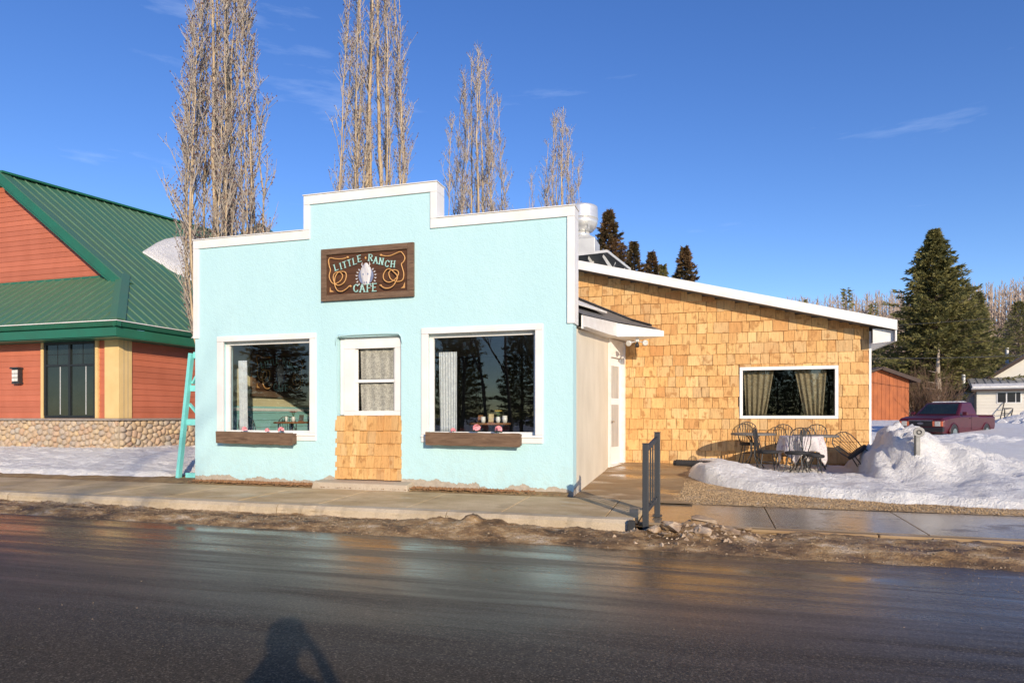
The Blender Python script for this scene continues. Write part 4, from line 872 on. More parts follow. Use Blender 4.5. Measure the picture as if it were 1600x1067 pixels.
MB().box(fx+.26, fx+.28, fy-.38, fy-.36, 6.5, 6.66).build('clip', MAT['galv'], t)
t = thing('flood_light', 'double spot light hanging under the porch eave by the door', 'light fixture', (-1.58, 15.45, 3.15))
MB().box(-1.62, -1.54, 15.42, 15.5, 3.06, 3.155).build('mount', MAT['galv'], t, bevel=.01)
for s_, nm in ((-1, 0), (1, 0)):
    a = Vector((-1.58+s_*.05, 15.44, 3.07)); b = Vector((-1.58+s_*.17, 15.40, 3.04)); d = (b-a).normalized(); f = Vector((s_*.35, -.9, -.25)).normalized()
    MB().tube([a, b], .012, 6).build('arm', MAT['galv'], t)
    hd = MB().tube([b-f*.08, b-f*.04, b+f*.05, b+f*.07], [.03, .045, .066, .068], 14).build('lamp_head', MAT['galv'], t, smooth=True)
    MB().tube([b+f*.071, b+f*.076], [.06, .05], 14).build('lens', MAT['lampglass'], hd)
MB().tube([(-1.58, 15.44, 3.06), (-1.58, 15.41, 3.0), (-1.58, 15.39, 2.95)], [.02, .045, .05], 12).build('sensor', MAT['trucktrim'], t, smooth=True)
# dark drainpipe lying on the ground at the annex foot
t = thing('drain_pipe', 'black corrugated drain pipe lying at the foot of the shingled wall', 'pipe', (-.3, 16.0, .2))
a, b = Vector((-.72, 16.05, .235)), Vector((.42, 15.55, .24)); n = 40
MB().tube([a.lerp(b, i/n) for i in range(n+1)], [.085 if i % 2 else .095 for i in range(n+1)], 14).build('corrugated_tube', MAT['rubber'], t, smooth=True); MB().tube([a-(b-a).normalized()*.06, a], .075, 14).build('end_collar', MAT['rubber'], t)
# ---------------------------------------------------------------- railing
t = thing('guard_rail', 'short dark grey metal guard rail standing at the kerb end', 'railing', (-.8, 9.1, -.2))
pa, pb = Vector((-.815, 9.05, 0)), Vector((-.70, 9.60, 0))
MB().box(pa.x-.04, pa.x+.04, pa.y-.04, pa.y+.04, -.25, .97).build('post', MAT['rail'], t, bevel=.006); MB().box(pb.x-.04, pb.x+.04, pb.y-.04, pb.y+.04, -.1, 1.11).build('post', MAT['rail'], t, bevel=.006)
MB().box(pb.x-.065, pb.x+.065, pb.y-.065, pb.y+.065, -.075, -.055).build('base_plate', MAT['rail'], t)
MB().box(pa.x-.045, pa.x+.045, pa.y-.045, pa.y+.045, .972, .985).build('cap', MAT['rail'], t); MB().box(pb.x-.045, pb.x+.045, pb.y-.045, pb.y+.045, 1.112, 1.125).build('cap', MAT['rail'], t)
d_ = (pb-pa).normalized()
MB().beam(pa+d_*.04+Vector((0,0,.90)), pb-d_*.04+Vector((0,0,1.03)), .04, .06).build('top_bar', MAT['rail'], t); MB().beam(pa+d_*.04+Vector((0,0,.07)), pb-d_*.04+Vector((0,0,.18)), .04, .06).build('bottom_bar', MAT['rail'], t)
for k in range(4):
    u = (k+1)/5; p = pa.lerp(pb, u); MB().beam(p+Vector((0,0,.10+.11*u)), p+Vector((0,0,.87+.13*u)), .022, .022, (1, 0, 0)).build('baluster', MAT['rail'], t)
# low black post stub by the rail
t = thing('kerb_block', 'small black block standing in the mud left of the guard rail', 'block', (-.98, 8.98, -.2)); MB().hexa([(-1.05, 8.93, -.26), (-.94, 8.93, -.26), (-.94, 9.03, -.26), (-1.05, 9.03, -.26), (-1.045, 8.94, -.06), (-.95, 8.94, -.06), (-.95, 9.02, -.06), (-1.045, 9.02, -.06)]).build('body', MAT['rubber'], t, bevel=.01); MB().box(-1.03, -.965, 8.955, 9.005, -.062, -.05).build('lid', MAT['black'], t)
# teal painted wooden frame leaning at the left corner of the cafe
t = thing('wooden_easel', 'turquoise painted wooden frame leaning by the left corner of the cafe', 'easel', (-10.7, 11.6, 0))
MB().beam((-10.98, 11.6, .02), (-10.66, 11.62, 2.70), .075, .10, (0, 1, 0)).build('leg', MAT['teal'], t); MB().beam((-10.20, 11.75, .02), (-10.40, 11.72, 2.70), .075, .10, (0, 1, 0)).build('leg', MAT['teal'], t)
for z, a, b in ((2.66, -10.63, -10.36), (1.95, -10.71, -10.33), (1.22, -10.80, -10.27), (.06, -10.83, -10.22)): MB().beam((a, 11.66, z), (b, 11.72, z), .06, .13, (0, 0, 1)).build('rung', MAT['teal'], t)
MB().beam((-10.69, 11.69, 2.05), (-10.44, 11.74, 2.5), .04, .07, (0, 1, 0)).build('brace', MAT['teal'], t); MB().beam((-10.78, 11.69, 1.62), (-10.48, 11.74, 1.28), .04, .07, (0, 1, 0)).build('brace', MAT['teal'], t)
MB().box(-10.66, -10.34, 11.75, 11.78, 1.30, 2.60).build('back_board', MAT['rubber'], t)

# ---------------------------------------------------------------- patio furniture
def make_chair():
    t = thing('wire_chair', 'x', 'chair', (0, 0, 0), 0, 'black wire-back chairs on the patio')
    MB().lathe([(.19, .415), (.215, .425), (.22, .45), (.21, .472), (.16, .482)], 24).build('seat', MAT['cushion'], t, smooth=True, world=False)
    arch = [(-.17, .13, .44), (-.205, .19, .60), (-.21, .225, .75), (-.18, .245, .86), (-.10, .258, .925), (0, .262, .945), (.10, .258, .925), (.18, .245, .86), (.21, .225, .75), (.205, .19, .60), (.17, .13, .44)]
    MB().tube(arch, .0105, 6).build('back_hoop', MAT['black'], t, smooth=True, world=False)
    for k in range(7):
        u = (k-3)/3; MB().tube([(u*.10, .165, .45), (u*.135, .215, .66), (u*.172, .248, .855-.0+(.075*(1-u*u)))], .0062, 5).build('back_spoke', MAT['black'], t, world=False)
    for sx in (-1, 1):
        for sy in (-1, 1): MB().tube([(sx*.12, sy*.12, .44), (sx*.155, sy*.155, .22), (sx*.20, sy*.20, 0)], .011, 6).build('leg', MAT['black'], t, world=False)
    MB().tube([(.155*math.cos(a), .155*math.sin(a), .24) for a in [k*math.pi/8 for k in range(17)]], .007, 5).build('ring_stretcher', MAT['black'], t, world=False)
    return t
ch0 = make_chair()
def put(i, loc, rz, label, rot=None):
    c = ch0 if i == 0 else copy_tree(ch0)
    c.location = loc; c.rotation_euler = rot if rot else (0, 0, rz); c['label'] = label; return c
put(0, (.90, 16.0, .27), .15, 'wire chair behind the left bare round table against the shingles')
put(1, (1.68, 14.22, .17), R(-25), 'wire chair nearest the camera in front of the draped table')
put(2, (1.16, 14.50, .17), R(98), 'wire chair seen side-on left of the draped table')
put(3, (1.66, 15.95, .22), R(5), 'wire chair behind the draped table against the shingles')
put(4, (2.28, 15.92, .22), R(-12), 'wire chair behind the right bare round table')
put(5, (3.22, 14.98, .28), 0, 'wire chair tipped against the right bare table at the annex corner', (R(-8), R(-41), R(10)))
put(6, (1.98, 14.62, .12), R(60), 'wire chair tucked under the draped table', (R(8), R(0), R(70)))
for i_, loc_, rz_, lab_ in ((7, (-9.66, 12.35, .40), R(75), 'black wire chair inside beside the curtain of the left shop window'), (8, (-9.62, 13.55, .40), R(40), 'black wire chair inside behind the left window table')):
    c_ = put(i_, loc_, rz_, lab_); c_['group'] = 'wire chairs inside the cafe'
def bistro(x, y, z, r, label):
    t = thing('bistro_table', label, 'table', (x, y, z), 0, 'round metal bistro tables on the patio')
    MB().lathe([(r-.012, .73), (r, .735), (r, .772), (r-.01, .778)], 36, (x, y, z)).build('table_top', MAT['tabletop'], t)
    for k in range(4):
        a = k*math.pi/2+.4; c, s_ = math.cos(a), math.sin(a)
        MB().tube([(x+c*.16, y+s_*.16, z+.74), (x+c*.06, y+s_*.06, z+.62), (x+c*.05, y+s_*.05, z+.30), (x+c*.26, y+s_*.26, z)], .013, 6).build('leg', MAT['black'], t, smooth=True)
    MB().tube([(x+.07*math.cos(a), y+.07*math.sin(a), z+.45) for a in [k*math.pi/6 for k in range(13)]], .008, 5).build('leg_ring', MAT['black'], t); return t
bistro(.94, 15.42, .20, .47, 'bare round grey table at the left of the patio'); bistro(2.20, 15.45, .17, .47, 'bare round grey table at the right behind the draped table'); bistro(1.86, 14.98, .15, .40, 'round table hidden under the floral cloth')
m = MB(); n = 44; S_ = .70; r0 = .405; cx, cy, cz = 1.86, 14.98, .935; ang = R(22)
for j in range(n+1):
    for i in range(n+1):
        a, b = (2*i/n-1)*S_, (2*j/n-1)*S_; d = math.hypot(a, b); th = math.atan2(b, a)
        if d > r0:
            ov = d-r0; rr = r0+.02+.05*ov+.055*math.sin(th*9+1)*sm(0, .25, ov); zz = cz-ov*1.02; a, b = rr*math.cos(th), rr*math.sin(th)
        else: zz = cz+.002*nz(a*9, b*9)
        zz = max(zz, .17)
        m.v.append((cx+a*math.cos(ang)-b*math.sin(ang), cy+a*math.sin(ang)+b*math.cos(ang), zz))
for j in range(n):
    for i in range(n): a = j*(n+1)+i; m.f.append((a, a+1, a+n+2, a+n+1))
o = m.build('tablecloth', MAT['cloth'], smooth=True); tag(o, 'lilac floral tablecloth with a hanging corner draped over the patio table', 'tablecloth')
so_ = o.modifiers.new('solidify', 'SOLIDIFY'); so_.thickness = .003
# grey post with a ringed head standing in the snow heap
t = thing('ringed_post', 'short grey post with a ringed flat head sticking out of the snow heap', 'post', (3.62, 13.55, .7))
MB().box(3.575, 3.60, 13.52, 13.56, .55, 1.0).build('edge_bar', MAT['black'], t); MAT['postgrey'] = pm('weathered_grey_post', (.36, .35, .33), .7, (.25, .24, .22), 9)
MB().box(3.602, 3.67, 13.525, 13.555, .6, 1.0).build('shaft', MAT['postgrey'], t, bevel=.005)
MB().prism([(3.65+.092*math.cos(a), 13.52, 1.06+.092*math.sin(a)) for a in [k*math.pi/12 for k in range(24)]], (0, .035, 0)).build('head', MAT['postgrey'], t)
MB().tube([(3.65+.036*math.cos(a), 13.512, 1.06+.036*math.sin(a)) for a in [k*math.pi/8 for k in range(17)]], .007, 6).build('ring', MAT['black'], t)

# ---------------------------------------------------------------- neighbouring building
NY = 15.1; NX = -16.45; EX, EYv = -15.85, 14.5; ZB = .40; PIT = .753; ZE = 4.04; RX = -23.4; RZ = ZE+PIT*(EX-RX); pit = lambda y: PIT+max(0, y-17.05)*.0093; RB = ZE+pit(27.6)*(EX-RX); YB = 27.0; XF = -31.0
nb = thing('neighbour_building', 'rust orange sided building with green metal roof and stone base left of the cafe', 'building', (-20, NY, ZB))
MB().box(XF, NX-.03, NY+.06, YB, ZB-.2, 3.75).build('core_wall', MAT['siding'], nb)
st = MB().box(XF, NX+.01, NY, NY+.06, ZB-.3, 1.22).build('stone_base', MAT['mortar'], nb); st2 = MB().box(NX-.028, NX+.01, NY+.062, YB, ZB-.3, 1.22).build('stone_base', MAT['mortar'], nb)
MB().box(XF, NX+.11, NY-.10, NY+.05, 1.222, 1.285).build('stone_ledge', MAT['cap'], nb, bevel=.008); MB().box(NX-.03, NX+.11, NY+.052, YB, 1.222, 1.285).build('stone_ledge', MAT['cap'], nb, bevel=.008)
def voronoi_stones(w, h, n, seed, place, parent, name='stone'):
    rr = random.Random(seed); pts = []
    tries = 0
    while len(pts) < n and tries < n*60:
        p = (rr.uniform(0, w), rr.uniform(0, h)); tries += 1
        if all((p[0]-q[0])**2+(p[1]-q[1])**2 > (.19 if len(pts) < n*.35 else .14 if tries < n*25 else .105)**2 for q in pts): pts.append(p)
    for p in pts:
        poly = [(0, 0), (w, 0), (w, h), (0, h)]
        for q in pts:
            if q is p or (q[0]-p[0])**2+(q[1]-p[1])**2 > .5: continue
            mx_, my_ = (p[0]+q[0])/2, (p[1]+q[1])/2; nx_, ny_ = q[0]-p[0], q[1]-p[1]; out = []
            for a, b in zip(poly, poly[1:]+poly[:1]):
                da = (a[0]-mx_)*nx_+(a[1]-my_)*ny_; db = (b[0]-mx_)*nx_+(b[1]-my_)*ny_
                if da <= 0: out.append(a)
                if da*db < 0: t_ = da/(da-db); out.append((a[0]+(b[0]-a[0])*t_, a[1]+(b[1]-a[1])*t_))
            poly = out
            if len(poly) < 3: break
        if len(poly) < 3: continue
        # resample radially and round off
        c = (sum(a[0] for a in poly)/len(poly), sum(a[1] for a in poly)/len(poly)); K = 11; ring = []
        for k in range(K):
            a = 2*math.pi*k/K; dx, dy = math.cos(a), math.sin(a); best = 9
            for u, v in zip(poly, poly[1:]+poly[:1]):
                ex, ey = v[0]-u[0], v[1]-u[1]; den = dx*ey-dy*ex
                if abs(den) < 1e-9: continue
                t_ = ((u[0]-c[0])*ey-(u[1]-c[1])*ex)/den
                if t_ > 0: best = min(best, t_)
            ring.append(best)
        ring = [min(ring[k], .5*ring[k]+.28*(ring[k-1]+ring[(k+1) % K]))-.008 for k in range(K)]; ring = [max(.015, q) for q in ring]
        m = MB(); dp = rr.uniform(.045, .085)
        for f, dd in ((1, 0), (.93, dp*.6), (.62, dp)):
            for k in range(K): a = 2*math.pi*k/K; m.v.append(place(c[0]+ring[k]*f*math.cos(a), c[1]+ring[k]*f*math.sin(a), dd))
        for l_ in range(2):
            for k in range(K): k2 = (k+1) % K; m.f.append((l_*K+k, l_*K+k2, (l_+1)*K+k2, (l_+1)*K+k))
        m.f.append(tuple(2*K+k for k in range(K)))
        m.build(name, MAT['stone'], parent, smooth=True)
voronoi_stones(5.9, .86, 165, 3, lambda a, b, d: (NX+.01-5.9+a, NY-d, ZB-.04+b), st)
voronoi_stones(2.9, .86, 76, 5, lambda a, b, d: (NX+.01+d, NY+.04+a, ZB-.04+b), st2)
def board(x0, x1, z0, parent, y=NY+.055, h=.178, axis='x', xr=None):
    if axis == 'x': return MB().hexa([(x0, y-.022, z0), (x1, y-.022, z0), (x1, y, z0), (x0, y, z0), (xr[0] if xr else x0, y-.006, z0+h), (xr[1] if xr else x1, y-.006, z0+h), (xr[1] if xr else x1, y, z0+h), (xr[0] if xr else x0, y, z0+h)]).build('siding_board', MAT['siding'], parent)
    return MB().hexa([(NX-.03, x0, z0), (NX-.006, x0, z0), (NX-.006, x1, z0), (NX-.03, x1, z0), (NX-.03, x0, z0+h), (NX-.024, x0, z0+h), (NX-.024, x1, z0+h), (NX-.03, x1, z0+h)]).build('siding_board', MAT['siding'], parent)
NW = (-19.42, -17.20, 1.30, 3.68)
fw = MB().box(XF, NX-.03, NY+.0551, NY+.0597, 1.286, 3.62).build('front_siding', MAT['siding'], nb); sw_ = MB().box(NX-.0299, NX-.0295, NY+.07, YB, 1.286, 3.62).build('side_siding', MAT['siding'], nb)
z = 1.288
while z < 3.55:
    board(XF+4, NW[0]-.002, z, fw); board(NW[1]+.002, -16.96, z, fw); board(NY+.46, 20.5, z, sw_, axis='y'); z += .175
MB().box(-16.95, NX+.03, NY-.012, NY+.054, 1.287, 3.60).build('corner_post', MAT['cream'], nb, bevel=.006); MB().box(NX-.029, NX+.03, NY+.056, NY+.45, 1.287, 3.60).build('corner_post', MAT['cream'], nb, bevel=.006)
for yy in (NY+.16, NY+.30): MB().box(NX+.03, NX+.034, yy, yy+.012, 1.29, 3.58).build('corner_post_groove', MAT['cap'], nb)
nw = MB().box(NW[0]+.12, NW[1]-.12, NY+.0, NY+.05, 1.30, 1.37).build('window', MAT['dark'], nb)
for (a, b, c, d, mt, nm, y0) in ((NW[0], NW[0]+.10, 1.289, 3.68, 'cream', 'casing', -.02), (NW[1]-.10, NW[1], 1.289, 3.68, 'cream', 'casing', -.02), (NW[0]+.101, NW[1]-.101, 3.58, 3.68, 'cream', 'casing', -.02),
    (NW[0]+.101, NW[0]+.18, 1.372, 3.578, 'dark', 'frame', .0), (NW[1]-.18, NW[1]-.101, 1.372, 3.578, 'dark', 'frame', .0), (NW[0]+.181, NW[1]-.181, 3.50, 3.578, 'dark', 'frame', .0), (-18.35, -18.27, 1.372, 3.498, 'dark', 'mullion', .0), (NW[0]+.181, -18.352, 2.84, 2.90, 'dark', 'transom_bar', .005), (-18.268, NW[1]-.181, 2.84, 2.90, 'dark', 'transom_bar', .005),
    (-18.82, -18.80, 2.902, 3.498, 'dark', 'glazing_bar', .03), (-17.83, -17.81, 2.902, 3.498, 'dark', 'glazing_bar', .03), (NW[0]+.181, -18.822, 3.19, 3.21, 'dark', 'glazing_bar', .03), (-18.798, -18.352, 3.19, 3.21, 'dark', 'glazing_bar', .03), (-18.268, -17.832, 3.19, 3.21, 'dark', 'glazing_bar', .03), (-17.808, NW[1]-.181, 3.19, 3.21, 'dark', 'glazing_bar', .03)):
    MB().box(a, b, NY+y0, NY+.054, c, d).build(nm, MAT[mt], nw)
for (a, b, c, d) in ((NW[0]+.18, -18.35, 1.37, 2.84), (-18.27, NW[1]-.18, 1.37, 2.84), (NW[0]+.18, -18.35, 2.90, 3.5), (-18.27, NW[1]-.18, 2.90, 3.5)):
    MB().box(a, b, NY+.038, NY+.053, c, d).build('pane', MAT['carglass'], nw)
for xx in (-18.72, -17.72): MB().box(xx, xx+.03, NY+.033, NY+.0375, 1.4, 2.83).build('blind_edge', MAT['galv'], nw)
# green metal roof: front apron, side slope, gable above
HA = 2.55; HX, HY, HZ = EX-HA, EYv+HA, ZE+PIT*HA
rmain = MB(); 
rmain.poly([(EX, EYv, ZE), (EX, HY, ZE), (HX, HY, HZ)])
for k in range(24):
    y0, y1 = HY+(YB+.6-HY)*k/24, HY+(YB+.6-HY)*(k+1)/24; rmain.poly([(EX, y0, ZE), (EX, y1, ZE), (RX, y1, ZE+pit(y1)*(EX-RX)), (RX, y0, ZE+pit(y0)*(EX-RX))])
rmain.poly([(HX, HY-.35, HZ), (HX, HY, HZ), (RX, HY, RZ), (RX, HY-.35, RZ)])
rmain.poly([(RX, HY-.35, RZ), (RX, YB+.6, RB), (RX-7.55, YB+.6, ZE), (RX-7.55, HY-.35, ZE)])
rmain.poly([(XF-1, EYv, ZE), (EX, EYv, ZE), (HX, HY, HZ), (XF-1, HY, HZ)])
rfo = rmain.build('roof', MAT['roof'], nb)
MAT['seam'] = pm('light_roof_seam', (.13, .23, .15), .42, (.10, .18, .12), 2)  # seams in a lighter green than the roof panels
def seam(p, q, nrm):
    p, q, nrm = Vector(p), Vector(q), Vector(nrm).normalized(); MB().beam(p+nrm*.012, q+nrm*.012, .022, .045, nrm).build('roof_seam', MAT['seam'], rfo)
ns = Vector((PIT, 0, 1)); nf = Vector((0, -PIT, 1)); y = EYv+.25
while y < YB:
    top = (RX, ZE+pit(y)*(EX-RX)) if y >= HY-.35 else (EX-(y-EYv), ZE+PIT*(y-EYv)); seam((EX, y, ZE), (top[0], y, top[1]), ns); y += .40
x = EX-.25
while x > XF+6:
    a = min(HA, EX-x); seam((x, EYv, ZE), (x, EYv+a, ZE+PIT*a), nf); x -= .40
for off_, nm_ in (((-.26, 0, 0), 'hip_cap'), ((0, .30, 0), 'hip_cap')):
    b_ = Vector((EX, EYv, ZE)); t_ = Vector((HX, HY, HZ)); o_ = Vector(off_); MB().prism([b_+Vector((0,0,.03)), b_+o_+Vector((0,0,.03+(0 if off_[0] else 0))), t_+o_+Vector((0,0,.03)), t_+Vector((0,0,.03))], (0, 0, .035)).build(nm_, MAT['roof'], rfo)
MB().beam((RX, HY-.36, RZ+.03), (RX, YB+.6, RB+.03), .30, .07).build('ridge_cap', MAT['gtrim'], rfo)
e1, e2 = Vector((HX+.45, HY-.37, HZ-.45*PIT+.02)), Vector((RX, HY-.37, RZ+.02))
MB().prism([e1, e2, e2-Vector((0,0,.34)), e1-Vector((.0,0,.34))], (0, .04, 0)).build('rake_board', MAT['gtrim'], rfo)
MB().prism([e1+Vector((0,.041,-.25)), e2+Vector((0,.041,-.25)), e2+Vector((0,.041,-.44)), e1+Vector((0,.041,-.44))], (0, .3, 0)).build('rake_soffit', MAT['gtrim'], rfo)
MB().beam(Vector((HX+.45, HY-.2, HZ-.45*PIT+.035)), Vector((RX, HY-.2, RZ+.04)), .36, .03, ns).build('rake_cap', MAT['roof'], rfo)
gw = MB().prism([(HX-.1, HY+.03, HZ-.1), (RX, HY+.03, RZ-.12), (RX-6, HY+.03, RZ-.12-PIT*6), (RX-6, HY+.03, HZ-.1)], (0, .1, 0)).build('gable_wall', MAT['siding'], nb)
z = HZ-.1
while z < RZ-.4:
    xr0 = HX-.05-(z-HZ)/PIT; xr1 = HX-.05-(z+.178-HZ)/PIT
    board(RX-2.5, xr0, z, gw, y=HY+.029, xr=(RX-2.5, xr1)); z += .175
MB().box(XF-1, HX+.0, HY-.03, HY+.03, HZ-.06, HZ+.04).build('gable_flashing', MAT['gtrim'], nb)
# eave: gutter, fascia, soffit
MB().box(XF-1, EX-.02, EYv+.0, EYv+.05, ZE-.44, ZE-.20).build('fascia', MAT['gtrim'], rfo); MB().box(EX-.07, EX-.021, EYv+.051, YB+.6, ZE-.44, ZE-.20).build('fascia', MAT['gtrim'], rfo)
MB().prism([(XF-1, EYv-.10, ZE-.02), (XF-1, EYv-.02, ZE-.16), (XF-1, EYv+.05, ZE-.19), (XF-1, EYv+.05, ZE-.02)], (EX+.10-XF+1, 0, 0)).build('gutter', MAT['gtrim'], rfo)
MB().prism([(EX+.10, EYv-.10, ZE-.02), (EX+.02, EYv-.05, ZE-.16), (EX-.07, EYv-.05, ZE-.19), (EX-.07, EYv-.10, ZE-.02)], (0, YB-EYv+.7, 0)).build('gutter', MAT['gtrim'], rfo)
MB().box(XF-1, EX+.11, EYv-.115, EYv-.095, ZE-.035, ZE-.01).build('gutter_lip', MAT['white2'], rfo); MB().box(EX+.095, EX+.115, EYv-.094, YB+.6, ZE-.035, ZE-.01).build('gutter_lip', MAT['white2'], rfo)
MB().box(XF-1, EX-.03, EYv+.052, YB, ZE-.47, ZE-.445).build('soffit', MAT['gtrim'], rfo)
def snowpatch():
    m = MB(); outl = [(19.6, 4.35), (20.3, 4.8), (21.1, 5.2), (22.0, 5.7), (23.1, 6.15), (24.7, 6.7), (25.6, 5.6), (24.6, 3.6), (22.6, 2.7), (21.2, 2.95), (20.4, 3.3), (20.1, 3.6), (19.85, 3.95)]
    c = (22.2, 4.6)
    def pt(y, s, dz): return (EX-s, y, ZE+pit(y)*s+dz)
    K = len(outl)
    for f, dz in ((1, .012), (.975, .07), (.6, .11)):
        for (a, b) in outl: m.v.append(pt(c[0]+(a-c[0])*f, c[1]+(b-c[1])*f+.10*nz(a*5, b*5), dz+.03*nz(a*3, b*3, f)))
    for l_ in range(2):
        for k in range(K): k2 = (k+1) % K; m.f.append((l_*K+k, l_*K+k2, (l_+1)*K+k2, (l_+1)*K+k))
    m.f.append(tuple(2*K+k for k in range(K))); o = m.build('roof_snow', MAT['snow'], None, smooth=True); tag(o, 'patch of white snow left on the green metal roof', 'snow')
snowpatch()
# rear hipped wing of the same building
hp = (-23.8, 31.0, 12.05); bx0, bx1, by0, by1, bz = -28.5, -16.7, 25.2, 36.8, 6.6
rw = MB()
for a, b in (((bx0, by0), (bx1, by0)), ((bx1, by0), (bx1, by1)), ((bx1, by1), (bx0, by1)), ((bx0, by1), (bx0, by0))): rw.poly([(*a, bz), (*b, bz), hp])
rw.build('rear_roof', MAT['roof'], nb); MB().box(bx0+.6, bx1-.6, by0+2, by1-.6, .3, bz).build('rear_wall', MAT['siding'], nb)
t = thing('wall_lamp', 'black wall lamp with small frosted panels on the orange siding', 'lamp', (-20.34, NY, 2.3))
lx, lz = -20.34, 2.34
MB().box(lx-.16, lx+.16, NY-.10, NY+.02, lz, lz+.05).build('base', MAT['black'], t); MB().box(lx-.16, lx+.16, NY-.16, NY+.02, lz+.45, lz+.50).build('top', MAT['black'], t); MB().box(lx-.13, lx+.13, NY-.11, NY+.02, lz+.052, lz+.448).build('housing', MAT['black'], t)
for i in range(2):
    for j in range(3): MB().box(lx-.115+.12*i, lx-.01+.12*i, NY-.125, NY-.112, lz+.075+.122*j, lz+.175+.122*j).build('panel', MAT['lampwhite'], t)

# ---------------------------------------------------------------- trees
def fast_tubes(segs, n=3):
    """segs: list of (p0, p1, r0, r1); numpy prisms joined in one mesh"""
    A = np.array([s[0] for s in segs], float); B = np.array([s[1] for s in segs], float); ra = np.array([s[2] for s in segs]); rb = np.array([s[3] for s in segs])
    d = B-A; d /= np.maximum(np.linalg.norm(d, axis=1, keepdims=True), 1e-9)
    ref = np.where(np.abs(d[:, 2:3]) < .9, np.array([[0, 0, 1.]]), np.array([[1., 0, 0]])); u = np.cross(d, ref); u /= np.linalg.norm(u, axis=1, keepdims=True); w = np.cross(d, u)
    vs_ = []
    for P, r in ((A, ra), (B, rb)):
        for k in range(n): a = 2*math.pi*k/n; vs_.append(P+(u*math.cos(a)+w*math.sin(a))*r[:, None])
    V = np.stack(vs_, 1).reshape(-1, 3); base = np.arange(len(segs))*2*n; F = []
    for k in range(n): k2 = (k+1) % n; F.append(np.stack([base+k, base+k2, base+n+k2, base+n+k], 1))
    F = np.concatenate(F); return V, F
def np_mesh(name, V, F, mat, parent=None):
    me = bpy.data.meshes.new(name); k = F.shape[1]
    me.vertices.add(len(V)); me.vertices.foreach_set('co', np.ascontiguousarray(V, dtype=np.float32).ravel()); me.loops.add(len(F)*k); me.loops.foreach_set('vertex_index', np.ascontiguousarray(F, dtype=np.int32).ravel())
    me.polygons.add(len(F)); me.polygons.foreach_set('loop_start', np.arange(0, len(F)*k, k, dtype=np.int32)); me.materials.append(mat); me.update(calc_edges=True); me.validate()
    o = bpy.data.objects.new(name, me); COL.objects.link(o); o.parent = parent; return o
def poplar(x, y, z0, H, spread, seed, label, stems=14, sec=54, tw=13, low=.09, group='bare columnar poplars behind the cafe'):
    rr = random.Random(seed); t = thing('poplar_tree', label, 'tree', (x, y, z0), 0, group)
    trunk = MB(); twigs = []; buds = []
    trunk.tube([(0, 0, -.3), (.03, 0, H*.04), (0, .02, H*.10)], [.34, .27, .24], 9)
    for s in range(stems):
        a = 2.399*s+rr.uniform(-.3, .3); f = math.sqrt((s+.2)/stems)
        rad = spread*f*.86; h = H*(1.04-.42*f*f*rr.uniform(.45, 1.25)); n = 14; pts = []; ph = rr.uniform(0, 6)
        for i in range(n+1):
            u = i/n; r_ = rad*(.10+.90*min(1, (u*2.6)**.8))*(1-.30*max(0, u-.5)*2); j = .045*spread
            pts.append(Vector((r_*math.cos(a+.3*u)+j*math.sin(ph+5*u)+rr.uniform(-j, j)*.5, r_*math.sin(a+.3*u)+j*math.cos(ph+4*u)+rr.uniform(-j, j)*.5, H*.03+(h-H*.03)*u)))
        r0 = (.10 if s < 3 else .052)*rr.uniform(.75, 1.15)*(H/17)
        trunk.tube(pts, [max(.014, r0*(1-.90*i/n)) for i in range(n+1)], 6, False)
        for q in range(sec):
            u = rr.uniform(low, .99); i = min(n-1, int(u*n)); p = pts[i].lerp(pts[i+1], u*n-i)
            b = rr.uniform(0, 6.283); ln = min(H, 18)*.115*rr.uniform(.35, 1.15)*(1.15-.80*u); ti = rr.uniform(.20, .60)
            dd = Vector((math.cos(b)*ti, math.sin(b)*ti, 1)).normalized(); cur = p; seg = []
            for k in range(4):
                nx2 = cur+dd*ln/4; seg.append((cur, nx2)); rb = .021*(1-k/4.4)*(1.1-.5*u)+.004; twigs.append((cur, nx2, rb, rb*.75)); dd = (dd+Vector((rr.uniform(-.16, .16), rr.uniform(-.16, .16), .12))).normalized(); cur = nx2
            for k in range(tw):
                c0, c1 = rr.choice(seg); p2 = c0.lerp(c1, rr.random()); bb = rr.uniform(0, 6.283); t2 = rr.uniform(.25, .95)
                d2 = Vector((math.cos(bb)*t2, math.sin(bb)*t2, 1)).normalized(); l2 = min(H, 18)*.024*rr.uniform(.3, 1.2); e = p2+d2*l2; twigs.append((p2, e, .0095, .005))
                if rr.random() < .55: buds.append(e+Vector((0, 0, .01)))
                if rr.random() < .3: buds.append(p2.lerp(e, .5)+Vector((rr.uniform(-.02, .02), rr.uniform(-.02, .02), 0)))
    trunk.build('trunk', MAT['poplar'], t, smooth=True, world=False)
    V, F = fast_tubes(twigs); np_mesh('crown', V, F, MAT['poptwig'], t)
    Bp = np.array(buds); k = len(Bp); rs = np.array([rr.uniform(.015, .032) for _ in range(k)])[:, None]
    off = np.array([[1, 0, -.5], [-.5, .87, -.5], [-.5, -.87, -.5], [0, 0, 1.3]]); Vb = (Bp[:, None, :]+off[None]*rs[:, None, :]).reshape(-1, 3); b0 = np.arange(k)*4
    Fb = np.concatenate([np.stack([b0+i, b0+j, b0+3], 1) for i, j in ((0, 1), (1, 2), (2, 0))]); np_mesh('buds', Vb, Fb, MAT['bud'], t)
    return t
poplar(-14.55, 17.1, .3, 17.4, 1.55, 21, 'leftmost bare poplar, tall and dense, rising between the orange building and the cafe', 19, 36, 13, .24)
poplar(-12.55, 23.3, .4, 21.4, 1.8, 22, 'tall bare poplar rising behind the raised middle of the parapet', 18, 36, 12)
